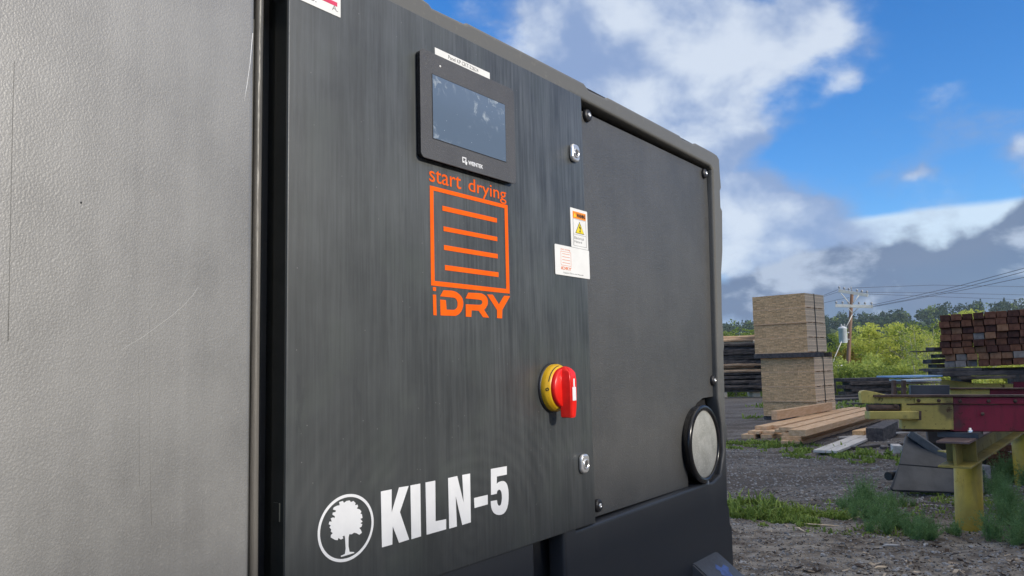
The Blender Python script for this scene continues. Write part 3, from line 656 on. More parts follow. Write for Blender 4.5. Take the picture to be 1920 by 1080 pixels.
# ================================================================== the yard
rnd = random.Random(7)
def sst(a, b, x):
    t = max(0.0, min(1.0, (x-a)/(b-a))); return t*t*(3-2*t)
def gh(x, y):
    d = math.hypot(x, y)
    h = -4.2*sst(37, 58, y + .10*x)
    n = noise.noise(Vector((x*.02, y*.02, 0)))
    h += sst(110, 260, d)*(5 + 2.5*n + 1.5*noise.noise(Vector((x*.008, y*.008, 3))))
    h += sst(420, 950, d)*(34 + 16*noise.noise(Vector((x*.0022+5, y*.0022, 8))))
    if d < 40:
        k = sst(4.0, 5.5, y)*(1-sst(22, 32, y))
        h += k*(.030*noise.noise(Vector((x*.8, y*.8, 1))) + .022*noise.noise(Vector((x*3, y*3, 2))) + .018*noise.noise(Vector((x*8, y*8, 4))))
    return h
def build_ground():
    def line(lo, hi, step, far):
        q = []; v = lo
        while v < hi: q.append(v); v += step
        q.append(hi); s = step; v = hi
        while v < far: s *= 1.22; v += s; q.append(v)
        s = step; v = lo; r = []
        while v > -far: s *= 1.22; v -= s; r.append(v)
        return r[::-1] + q
    xs = line(1.5, 13, .09, 2600); ys = line(5.0, 20, .09, 2600)
    verts = [(x, y, gh(x, y)) for y in ys for x in xs]; n = len(xs)
    faces = [(j*n+i, j*n+i+1, (j+1)*n+i+1, (j+1)*n+i) for j in range(len(ys)-1) for i in range(n-1)]
    me = bpy.data.meshes.new("ground"); me.from_pydata(verts, [], faces)
    for p in me.polygons: p.use_smooth = True
    m, t, b = new_mat("yard_dirt_and_gravel")
    P = t.node('ShaderNodeTexCoord').outputs['Object']
    s = t.node('ShaderNodeSeparateXYZ', i_0=P); y = s.outputs[1]
    wob = t.math('MULTIPLY', t.math('SUBTRACT', t.noise(P, .55, 5, .6), .5), 3.2)
    yy = t.math('ADD', y, wob)
    grv = t.math('MULTIPLY', t.mapr(yy, 7.3, 8.2), t.mapr(yy, 40, 30))
    f1 = t.noise(P, 22, 8, .78); f2 = t.noise(P, 5.5, 6, .65); f3 = t.noise(P, 90, 3, .7); f4 = t.noise(t.mapping(P, (.35, 1, 1)), 2.6, 5, .6)
    soil = t.mix(t.mapr(f2, .38, .62), (.13, .108, .088, 1), (.33, .295, .25, 1))
    soil = t.mix(t.mapr(f4, .52, .68), soil, (.44, .41, .36, 1))
    soil = t.mix(t.math('MULTIPLY', t.mapr(f1, .52, .66), .7), soil, (.045, .036, .030, 1))
    gr = t.mix(t.mapr(f1, .38, .62), (.070, .062, .057, 1), (.265, .243, .222, 1))
    gr = t.mix(t.math('MULTIPLY', t.mapr(f4, .45, .7), .6), gr, (.27, .262, .262, 1))
    gr = t.mix(t.math('MULTIPLY', t.mapr(f2, .50, .68), .75), gr, (.13, .11, .095, 1))
    trk = t.noise(t.mapping(P, (.22, 1.3, 1), rot=(0, 0, -.12)), 1.1, 4, .6)
    gr = t.mix(t.math('MULTIPLY', t.mapr(trk, .47, .57), .7), gr, (.085, .072, .064, 1))
    c = t.mix(grv, soil, gr)
    pb = t.noise(P, 12, 4, .7); c = t.mix(t.math('MULTIPLY', t.mapr(pb, .56, .66), .5), c, (.055, .048, .042, 1))
    vo = t.node('ShaderNodeTexVoronoi', i_Vector=P, i_Scale=38.0)
    c = t.mix(t.math('MULTIPLY', t.mapr(vo.outputs[0], .30, .12), t.mapr(f3, .5, .6)), c, (.40, .37, .33, 1))
    green = t.math('MULTIPLY', t.mapr(yy, 34, 42), 1.0)
    c = t.mix(green, c, t.mix(f2, (.035, .07, .018, 1), (.09, .13, .035, 1)))
    t.put(b.inputs['Base Color'], c); b.inputs['Roughness'].default_value = .92; b.inputs['Specular IOR Level'].default_value = .2
    h = t.math('ADD', t.math('MULTIPLY', f1, 1.0), t.math('ADD', t.math('MULTIPLY', f2, 2.2), t.math('MULTIPLY', f3, .5)))
    bump(t, b, h, .9, .022)
    tag(obj("ground", me, m), kind='structure')
build_ground()

# ------------------------------------------------------------------ foliage
def leaf_mat(name, c1, c2, trans=.35):
    m, t, b = new_mat(name)
    oi = t.node('ShaderNodeNewGeometry')
    P = t.node('ShaderNodeTexCoord').outputs['Object']
    k = t.math('ADD', t.math('MULTIPLY', oi.outputs['Random Per Island'], .6), t.math('MULTIPLY', t.noise(P, .9, 3), .5), clamp=True)
    c = t.mix(k, c1, c2)
    t.put(b.inputs['Base Color'], c); b.inputs['Roughness'].default_value = .65; b.inputs['Specular IOR Level'].default_value = .25
    tr = t.node('ShaderNodeBsdfTranslucent', i_Color=c)
    mx = t.node('ShaderNodeMixShader', i_0=trans, i_1=b.outputs[0], i_2=tr.outputs[0])
    out = [n for n in t.n if n.type == 'OUTPUT_MATERIAL'][0]; t.l.new(mx.outputs[0], out.inputs[0])
    return m
ML_YEL = leaf_mat("yellow_green_leaves", (.36, .41, .07, 1), (.68, .70, .17, 1), .5)
ML_GRN = leaf_mat("fresh_green_leaves", (.10, .17, .035, 1), (.30, .36, .07, 1), .4)
ML_DRK = leaf_mat("dark_green_leaves", (.020, .045, .024, 1), (.040, .080, .038, 1), .25)
ML_LIM = leaf_mat("lime_green_leaves", (.24, .31, .06, 1), (.50, .56, .14, 1), .45)
ML_ORG = leaf_mat("ochre_leaves", (.26, .19, .04, 1), (.42, .33, .06, 1), .4)
ML_BSH = leaf_mat("feathery_green_leaves", (.085, .18, .07, 1), (.27, .42, .16, 1), .4)
ML_GRS = leaf_mat("grass_blades", (.05, .11, .025, 1), (.36, .46, .10, 1), .35)
ML_FAR = leaf_mat("distant_mixed_leaves", (.030, .060, .030, 1), (.075, .115, .045, 1), .2)
MBARK = M("grey_bark", (.26, .24, .20, 1), (.46, .42, .36, 1), 8, .85, st=(1, 1, .3), bumpv=.4)
def rvec(r): 
    while True:
        v = Vector((r.uniform(-1, 1), r.uniform(-1, 1), r.uniform(-1, 1)))
        if .05 < v.length <= 1: return v
def leafquad(vs, fs, p, s, r):
    n = rvec(r).normalized(); a = n.orthogonal().normalized(); b = n.cross(a)
    q = r.uniform(0, 6.28); a, b = a*math.cos(q)+b*math.sin(q), b*math.cos(q)-a*math.sin(q)
    k = len(vs); l = s*r.uniform(.7, 1.3); wd = l*r.uniform(.45, .75)
    vs += [p-a*l*.5, p+b*wd*.5+n*l*.1, p+a*l*.5, p-b*wd*.5+n*l*.1]; fs.append((k, k+1, k+2, k+3))
def tree_meshes(seed, H, crown_r, leaves, leaf, sparse=0.0, stems=1, low=.25):
    r = random.Random(seed); bm = bmesh.new(); tips = []
    for s in range(stems):
        a = r.uniform(0, 6.28); lean = r.uniform(.02, .12)*H*(1 if stems > 1 else .5)
        p0 = Vector((math.cos(a)*.25*(stems > 1), math.sin(a)*.25*(stems > 1), -.3)); pts = [p0]
        for k in range(1, 8):
            f = k/7; pts.append(p0 + Vector((math.cos(a)*lean*f + r.uniform(-.1, .1), math.sin(a)*lean*f + r.uniform(-.1, .1), H*.93*f)))
        rad = .018*H/(stems**.5); tube(bm, pts, [rad*(1-.88*k/7) for k in range(8)], 6)
        nb = 14 if stems == 1 else 9
        for j in range(nb):
            f = low + (1-low)*(j+.5)/nb; i = min(6, int(f*7)); base = pts[i].lerp(pts[i+1], f*7-i)
            L = crown_r*(1.05-.65*abs(f-.5)*1.2)*r.uniform(.7, 1.15)*(1 if f < .8 else .6); q = r.uniform(0, 6.28)
            d = Vector((math.cos(q), math.sin(q), r.uniform(.25, .9))).normalized()
            mid = base + d*L*.5 + Vector((0, 0, .05*L)); end = base + d*L + Vector((0, 0, .15*L))
            tube(bm, [base, mid, end], [rad*.35*(1-f*.5), rad*.2, rad*.06], 4)
            tips += [(end, 1.0), (mid, .85), (base.lerp(mid, .6), .6)]
            for z in range(2):
                e2 = mid + rvec(r)*L*.55 + Vector((0, 0, .1*L)); tube(bm, [mid, e2], [rad*.14, rad*.04], 3); tips.append((e2, .9))
        tips.append((pts[-1], 1.0))
    vs, fs = [], []
    tot = sum(wt for _, wt in tips)
    for p, wt in tips:
        if r.random() < sparse: continue
        R_ = crown_r*.23*r.uniform(.6, 1.25)*(.6+.4*wt)
        for k in range(int(leaves*wt/tot)):
            v = rvec(r); v = v.normalized()*v.length**.5
            leafquad(vs, fs, p + Vector((v.x*R_, v.y*R_, v.z*R_*.75)), leaf, r)
    me = bpy.data.meshes.new("crown"); me.from_pydata([tuple(v) for v in vs], [], fs)
    mt = bpy.data.meshes.new("trunk"); bm.to_mesh(mt); bm.free()
    return mt, me
TV = [tree_meshes(11, 9, 2.9, 6500, .20, 0.05, 1, .12), tree_meshes(12, 9, 2.5, 7000, .19, .1, 2, .15), tree_meshes(13, 9, 2.0, 2200, .17, .35, 3, .3), tree_meshes(14, 9, 3.3, 7000, .22, .03, 1, .08), tree_meshes(19, 4.5, 2.6, 8000, .17, .0, 3, .02)]
def place_tree(px, top, depth, var, mat, label, cat="tree", name="broadleaf_tree", group="trees growing beyond the yard", wide=1.0):
    p = at(px, top, depth); g = gh(p.x, p.y); H = p.z - g
    base = (4.9 if var == 4 else 9.3); s = H/base
    T_ = empty(name, (p.x, p.y, g), rnd.uniform(0, 6.28), label, cat, group); T_.scale = (s*wide, s*wide, s)
    mt, me = TV[var]
    o = bpy.data.objects.new("trunk", mt); col.objects.link(o); o.parent = T_
    if not mt.materials: mt.materials.append(MBARK)
    o = bpy.data.objects.new("crown", me.copy() if me.materials and me.materials[0] != mat else me); col.objects.link(o); o.parent = T_
    o.data.materials.clear(); o.data.materials.append(mat)
    return T_
for a in [(1622, 600, 60, 0, ML_YEL, "tall yellow-green tree just right of the utility pole"),
          (1690, 598, 62, 3, ML_YEL, "broad yellow-green tree midway between the pole and the reddish beam stack", 1.15),
          (1733, 578, 56, 2, ML_GRN, "thin sparse tree with bare pale stems left of the reddish beam stack"),
          (1706, 588, 58, 2, ML_GRN, "slender half-bare tree between two yellow-green trees"),
          (1720, 602, 45, 2, ML_LIM, "bare-stemmed pale tree standing in front of the low thickets, left one of two"),
          (1740, 612, 44, 2, ML_YEL, "bare-stemmed pale tree in front of the low thickets, nearest to the beam stack"),
          (1657, 603, 64, 3, ML_YEL, "bright yellow-green tree right behind the low sagging cables, between two broader crowns"),
          (1727, 606, 66, 3, ML_YEL, "yellow-green tree behind the two sparse trees"),
          (1640, 612, 70, 1, ML_LIM, "lime-green tree filling the gap right of the ochre one"),
          (1762, 618, 60, 1, ML_YEL, "yellow-green tree partly behind the left edge of the reddish beam stack"),
          (1604, 636, 64, 1, ML_ORG, "ochre-leaved tree directly behind the utility pole"),
          (1566, 628, 82, 3, ML_GRN, "mid-green tree between the tall pale lumber stack and the pole", 1.2),
          (1592, 612, 100, 0, ML_GRN, "green tree farther back behind the transformer", 1.2),
          (1650, 668, 50, 4, ML_LIM, "low fresh green thicket right of the pole", 1.2),
          (1700, 676, 47, 4, ML_LIM, "low green thicket above the steel deck stubs", 1.2),
          (1744, 672, 46, 4, ML_LIM, "low green thicket beside the left edge of the reddish beam stack", 1.2),
          (1575, 668, 48, 4, ML_LIM, "low green thicket at the foot of the utility pole", 1.0),
          (1612, 680, 46, 4, ML_GRN, "small bright thicket right behind the pole's foot", 1.0),
          (1545, 640, 70, 3, ML_GRN, "green tree hidden mostly by the tall pale lumber stack", 1.2),
          (1376, 612, 78, 3, ML_GRN, "light green tree between the black kiln and the tall lumber stack", 1.5),
          (1401, 616, 90, 0, ML_GRN, "darker green tree touching the left edge of the tall lumber stack", 1.5),
          (1352, 620, 74, 0, ML_GRN, "green tree cut off by the right edge of the kiln", 1.2),
          (1785, 581, 85, 3, ML_YEL, "yellow-green tree peeking over the left top corner of the reddish beam stack", 1.2),
          (1840, 576, 95, 3, ML_YEL, "yellow-green tree showing above the middle of the reddish beam stack", 1.3),
          (1905, 573, 95, 0, ML_YEL, "yellow-green tree showing above the right end of the reddish beam stack", 1.5)]:
    place_tree(*a[:6], wide=a[6] if len(a) > 6 else 1.0)

def forest(name, seed, rows, n, dmin, dmax, hmin, hmax, leaf, per, mats, a0=9, a1=42, lab=None, el=None):
    r = random.Random(seed); vs, fs, mi = [], [], []
    for i in range(n):
        az = R(r.uniform(a0, a1)); d = dmin + (dmax-dmin)*r.random(); x, y = d*math.sin(az), d*math.cos(az)
        h = r.uniform(hmin, hmax); g = gh(x, y); m_ = r.choices(range(len(mats)), weights=[mt[1] for mt in mats])[0]
        cr = h*r.uniform(.26, .38); con = r.random() < .10
        subs = [(r.uniform(-.6, .6), r.uniform(-.6, .6), r.uniform(.35, .92), r.uniform(.4, .75)) for _ in range(8)]
        for k in range(per):
            if con:
                f = r.random()**.7; q = r.uniform(0, 6.28); rr = cr*.75*(1.02-f)*(.75+.35*r.random())
                p = Vector((x+rr*math.cos(q), y+rr*math.sin(q), g+h*(.12+.9*f)))
            else:
                sx, sy, sz, sr = subs[k % 8]; v = rvec(r); v = v.normalized()*v.length**.4
                p = Vector((x+cr*(sx+v.x*sr), y+cr*(sy+v.y*sr), g+h*sz*.93+cr*v.z*sr*.9))
            leafquad(vs, fs, p, leaf*(.7 if con else 1), r); mi.append(m_)
    me = bpy.data.meshes.new(name); me.from_pydata([tuple(v) for v in vs], [], fs)
    for mt, _ in mats: me.materials.append(mt)
    me.polygons.foreach_set('material_index', mi)
    o = obj(name, me); tag(o, lab, "wood", kind='stuff'); return o
forest("wooded_ridge", 3, 0, 1250, 180, 285, 7.5, 10.5, .72, 380, [(ML_DRK, 8), (ML_FAR, 4)], a0=-22, a1=44, lab="dark green wood along the ridge behind the yellow trees")
forest("distant_woods", 4, 0, 2400, 480, 1150, 10, 16, 2.6, 60, [(ML_DRK, 5), (ML_FAR, 6), (ML_GRN, 1)], a0=-22, a1=44, lab="far wooded hills on the horizon")
forest("yellow_thicket_belt", 5, 0, 210, 95, 150, 4, 7.5, .6, 260, [(ML_YEL, 4), (ML_GRN, 5), (ML_FAR, 2)], a0=-15, a1=44, lab="belt of yellow-green scrub below the ridge wood")

# ------------------------------------------------------------------ wood
def wood(name, c1, c2, grain=(1, 1, 1), sc=14, rough=.8, b_=.25):
    m, t, bb = new_mat(name)
    P = t.node('ShaderNodeTexCoord').outputs['Object']; g = t.node('ShaderNodeNewGeometry')
    n = t.noise(t.mapping(P, grain), sc, 6, .65, .4); ri = g.outputs['Random Per Island']
    c = t.mix(t.mapr(n, .3, .7), c1, c2)
    c = t.mix(1.0, c, t.mix(ri, (.72, .70, .68, 1), (1.12, 1.1, 1.06, 1)), 'MULTIPLY')
    t.put(bb.inputs['Base Color'], c); bb.inputs['Roughness'].default_value = rough; bb.inputs['Specular IOR Level'].default_value = .25
    bump(t, bb, n, b_, .006); return m
MW_NEW = wood("fresh_sawn_pine", (.58, .37, .21, 1), (.76, .55, .36, 1), (.12, 1, 1), 22)
MW_END = wood("weathered_tan_lumber", (.60, .38, .19, 1), (.82, .57, .33, 1), (1, 1, 1), 24)
MW_GRY = wood("grey_dry_lumber", (.70, .55, .39, 1), (.88, .73, .54, 1), (1, 1, 1), 24)
MW_DRK = wood("old_dark_timber", (.045, .043, .048, 1), (.13, .12, .12, 1), (.3, 1, 1), 16)
MW_RED = wood("reddish_cut_end", (.11, .045, .026, 1), (.25, .115, .068, 1), (1, 1, 1), 13)
MW_SLAB = wood("grey_brown_slab", (.05, .042, .04, 1), (.17, .145, .13, 1), (.3, 1, 1), 12)
MW_PALE = wood("bleached_board", (.50, .49, .48, 1), (.66, .65, .64, 1), (.1, 1, 1), 18)
MW_TAN = wood("orange_tan_slab", (.40, .26, .16, 1), (.60, .44, .30, 1), (.3, 1, 1), 12)

def jbox(bm, r, x0, x1, y0, y1, z0, z1, j): box(bm, x0+r.uniform(-j, j), x1+r.uniform(-j, j), y0+r.uniform(-j, j), y1+r.uniform(-j, j), z0, z1)
# tall stack of pale lumber: two strapped bundles with a dark bearer between
def lumber_bundles():
    cx, cy = 7.74, 20.3; ang = math.atan2(.73, .68)      # local +x: along the side face, local -y.. front
    a = Vector((-.73, .68, 0)); b = Vector((.68, .73, 0)); rz = math.atan2(b.y, b.x)
    def bundle(shift, z0, z1, nl, label, name):
        root = empty(name, (cx+shift[0], cy+shift[1], z0), rz, label, "lumber bundle", "strapped bundles of the tall pale stack")
        r = random.Random(int(z0*100)+5); W, Lg = 1.47, 1.30   # local x along b (side, Lg), local y along a (front, W)
        hl = (z1-z0)/nl
        for l in range(nl):
            bm = bmesh.new(); rows = 13; rh = (hl-.022)/rows; sh = r.uniform(-.015, .015)
            for k in range(rows):
                cols = 13; cw = W/cols
                for c in range(cols):
                    q = r.uniform(-.005, .005) + sh
                    box(bm, q, Lg+q*.5, c*cw+.0005, (c+1)*cw-.0005, l*hl+.022+k*rh+.0004, l*hl+.022+(k+1)*rh-.0004)
            o = obj("board_layer", bm, [MW_END, MW_GRY], root)
            for p in o.data.polygons:
                if abs(p.normal.y) > .9: p.material_index = 1
            bm = bmesh.new()
            for q in (.03, .40, .78, 1.17): box(bm, q, q+.09, .005, W-.005, l*hl+.001, l*hl+.0215)
            for q in (.25, .6, 1.0): pass
            box(bm, -.012+sh, .030, .002, W-.002, l*hl-.002, l*hl+.0235)
            obj("sticker_strip", bm, MW_NEW, root)
        bm = bmesh.new()
        box(bm, .60, .635, -.012, -.004, 0, z1-z0); box(bm, .60, .635, -.012, W+.012, z1-z0+.004, z1-z0+.010); box(bm, .60, .635, W+.004, W+.012, 0, z1-z0)
        obj("strap", bm, MDARK, root)
    lo = (.15*b.x+.03, .15*b.y-.05)
    bundle((.14, .02), .10, 1.66, 4, "lower tan lumber bundle of the tall stack, under the dark bearer", "lumber_bundle")
    bundle((0, 0), 1.79, 3.36, 4, "upper tan lumber bundle of the tall stack, on top of the dark bearer", "lumber_bundle")
    bm = bmesh.new()
    root = tag(obj("bearer_timber", (box(bm, -.04, .10, -.35, 1.52, 1.665, 1.785, bev=.006), bm)[1], MW_DRK, None, (cx+.02, cy, 0), rz), "dark grey bearer timber at the front face between the two tan lumber bundles", "timber", "bearers of the tall stack")
    for q, lb in ((.6, "dark bearer timber in the middle between the two tan lumber bundles"), (1.15, "dark bearer timber at the rear between the two tan lumber bundles")):
        bm = bmesh.new(); box(bm, q, q+.12, -.12, 1.50, 1.665, 1.785, bev=.006)
        tag(obj("bearer_timber", bm, MW_DRK, None, (cx+.02, cy, 0), rz), lb, "timber", "bearers of the tall stack")
    for q, lb in ((.05, "front ground bearer under the tall tan stack"), (1.1, "rear ground bearer under the tall tan stack")):
        bm = bmesh.new(); box(bm, q, q+.12, -.02, 1.5, .0, .098, bev=.006)
        tag(obj("bearer_timber", bm, MW_DRK, None, (cx+.14, cy, 0), rz), lb, "timber", "bearers of the tall stack")
lumber_bundles()

# loose pile of fresh boards
PD = Vector((.60, .80, 0)).normalized(); PRZ = math.atan2(PD.y, PD.x)
def board_at(name, px, py, h, wd, th, L, mat, label, cat, group, tilt=0.0, yaw=0.0, seed=1):
    p = gnd(px, py, h); bm = bmesh.new()
    box(bm, 0, L, -wd/2, wd/2, 0, th, bev=.004, seg=1)
    o = obj(name, bm, mat, None); o.location = p; o.rotation_euler = (0, -tilt, PRZ+yaw)
    return tag(o, label, cat, group)
G_ = "fresh boards in the loose pile"
for i, (px, py, h, wd, th, L, tilt, yaw, lab) in enumerate([
        (1402, 823, 0.0, .26, .09, 6.6, 0, .02, "bottom board whose orange end sticks out farthest left of the pile"),
        (1437, 823, 0.0, .24, .09, 6.6, 0, -.01, "second bottom board from the left in the fresh pile"),
        (1484, 834, 0.0, .40, .07, 7.2, 0, .0, "wide bottom board at the near right corner of the fresh pile"),
        (1484, 825.5, 0.072, .38, .07, 7.2, 0, .0, "wide board lying directly on the near right bottom board"),
        (1460, 822, 0.0, .22, .09, 6.8, 0, .0, "bottom board shaded between the wide board and its left neighbour"),
        (1478, 817.5, 0.145, .24, .06, 6.6, 0, .01, "short pale-ended board above the wide near board"),
        (1413, 814, .092, .24, .06, 6.7, 0, .01, "left board of the second layer in the fresh pile"),
        (1440, 814, .092, .26, .06, 6.8, 0, .0, "middle board of the second layer in the fresh pile"),
        (1427, 806, .155, .26, .075, 7.0, 0, -.01, "third layer board with a dark orange side on the left"),
        (1449, 804, .16, .28, .075, 7.0, 0, .0, "third layer board right beside the leftmost upper board"),
        (1464, 811, .155, .24, .06, 6.8, 0, .0, "narrow board with its pale end in the middle of the pile"),
        (1495, 818, .21, .30, .115, 7.2, 0, .0, "thick honey-coloured board on the right front edge of the pile"),
        (1474, 808, .235, .28, .07, 7.0, 0, .005, "smooth pale board on top, left of the thick honey board"),
        (1452, 787.5, .255, .13, .20, 4.0, 0, -.04, "short upright beam on top of the fresh pile against the tall stack")]):
    o = board_at("sawn_board", px, py, h, wd, th, L, MW_NEW, lab, "board", G_, tilt, yaw)
for i, (px, py, lab) in enumerate([(1536, 849, "left one of two bleached boards on the grass"), (1560, 850, "right one of two bleached boards on the grass")]):
    board_at("bleached_board", px, py, .02, .19, .045, 3.3, MW_PALE, lab, "board", "two bleached boards on the grass", 0, .02)
board_at("dark_timber_block", 1641, 829, 0, .30, .26, 1.9, MW_DRK, "thick dark squared timber behind the bleached boards", "timber", None, 0, .05)
board_at("small_cut_block", 1609, 820, .02, .22, .13, 1.2, MW_END, "small pale wood block left of the thick dark timber", "block", None, 0, -.1)
board_at("small_cut_block", 1684, 851, 0, .14, .13, .35, MW_PALE, "short white-topped wood block next to the steel bucket", "block", None, 0, .3)
board_at("thin_lath", 1572, 822, .03, .06, .03, 2.4, MW_PALE, "thin pale lath lying behind the bleached boards", "lath", None, 0, -.5)
for k, (px, py, L, yw, lab) in enumerate([(1652, 842, .9, -.9, "dark broken slat on the grass below the thick timber"), (1600, 842, .7, -.4, "dark slat crossing the grass beside the bleached boards"), (1668, 836, 1.1, -.6, "dark slat close to the steel bucket's top")]):
    board_at("broken_slat", px, py, .01, .09, .04, L, MW_DRK, lab, "slat", "broken slats on the grass", 0, yw)

# stack of reddish beams on the deck
def beam_stack():
    rw, rh = .123, .0845; bm = bmesh.new(); box(bm, 0, rw-.004, 0, 2.6, 0, rh-.003, bev=.004, seg=1)
    src = None; r = random.Random(5)
    pL = at(1767, 690, 9.9); ang = R(-31)
    ordn = ["top", "second", "third", "fourth", "fifth", "sixth", "seventh", "bottom"]
    cor = ["leftmost", "second from left", "third from left", "fourth from left", "fifth from left", "sixth from left", "seventh from left", "rightmost visible"]
    mats = [MW_RED, wood("brown_cut_end", (.11, .045, .03, 1), (.24, .11, .07, 1), (1, 1, 1), 13), wood("tan_cut_end", (.22, .11, .06, 1), (.36, .20, .12, 1), (1, 1, 1), 13), wood("grey_cut_end", (.20, .17, .155, 1), (.33, .30, .28, 1), (1, 1, 1), 13), wood("dark_cut_end", (.05, .022, .018, 1), (.13, .06, .045, 1), (1, 1, 1), 13)]
    meshes = []
    for m_ in mats:
        me = bpy.data.meshes.new("beam"); bm.to_mesh(me); me.materials.append(m_); meshes.append(me)
    bm.free()
    for row in range(8):
        x = r.uniform(-.01, .02) + (.02 if row < 3 else 0)
        for c in range(8):
            w_ = r.choices([0, 1, 2, 3, 4], [4, 4, .6, .3, 2.2] if row > 1 else [1.5, 1, 3, 3, .2])[0]
            o = bpy.data.objects.new("square_beam", meshes[w_]); col.objects.link(o)
            dx = x + c*rw; dy = r.uniform(-.05, .05); sc = r.uniform(.93, 1.0)
            o.location = (pL.x + dx*math.cos(ang) - dy*math.sin(ang), pL.y + dx*math.sin(ang) + dy*math.cos(ang), pL.z + row*rh + c*.0035)
            o.rotation_euler = (0, -.023, ang); o.scale = (sc, 1, r.uniform(.96, 1.0))
            tone = ["reddish brown", "brown", "light tan", "greyish", "dark"][w_]
            tag(o, "%s beam end, %s in the %s row of the reddish stack" % (tone, cor[c], ordn[7-row]), "beam", "square beams stacked on the steel deck")
    return pL
PBS = beam_stack()

# ------------------------------------------------------------------ steel log deck
def paint(name, c, rust=.25, sc=5):
    m, t, b = new_mat(name); P = t.node('ShaderNodeTexCoord').outputs['Object']
    n = t.noise(P, sc, 8, .75, .3); n2 = t.noise(P, sc*9, 5, .75); big = t.noise(P, 1.9, 5, .6); dr = t.noise(t.mapping(P, (1, 1, .12)), 22, 5, .65)
    c1 = t.mix(t.mapr(big, .35, .65), tuple(q*.62 for q in c[:3])+(1,), c)
    c1 = t.mix(t.math('MULTIPLY', t.mapr(dr, .5, .7), .45), c1, tuple(q*.45+.01 for q in c[:3])+(1,))
    c1 = t.mix(t.math('MULTIPLY', t.mapr(t.noise(P, 3.1, 3, .5), .60, .70), .65), c1, (.045, .035, .035, 1))
    k = t.math('ADD', t.mapr(n, .57, .62), t.math('MULTIPLY', t.mapr(n2, .60, .66), .7), clamp=True)
    cc = t.mix(t.math('MULTIPLY', k, rust*2.2, clamp=True), c1, (.075, .038, .022, 1))
    t.put(b.inputs['Base Color'], cc); t.put(b.inputs['Roughness'], t.mapr(k, 0, 1, .5, .85)); bump(t, b, t.math('SUBTRACT', n2, k), .35, .005); return m
MPY = paint("worn_yellow_paint", (.70, .565, .15, 1), .40); MPR = paint("worn_crimson_paint", (.27, .020, .048, 1), .28)
MPPOST = paint("yellow_pipe_paint", (.56, .40, .045, 1), .10); MRUST = M("brown_rusty_steel", (.06, .035, .025, 1), (.13, .08, .06, 1), 12, .8, bumpv=.3)
MOLIVE = paint("dirty_olive_steel", (.30, .24, .055, 1), .22); MSTEEL = M("dark_blue_grey_steel", (.050, .056, .066, 1), (.085, .092, .105, 1), 4, .5, bumpv=.12, bscale=40)
MBRNFL = M("purple_brown_steel", (.10, .065, .062, 1), (.17, .12, .115, 1), 8, .7, bumpv=.2)
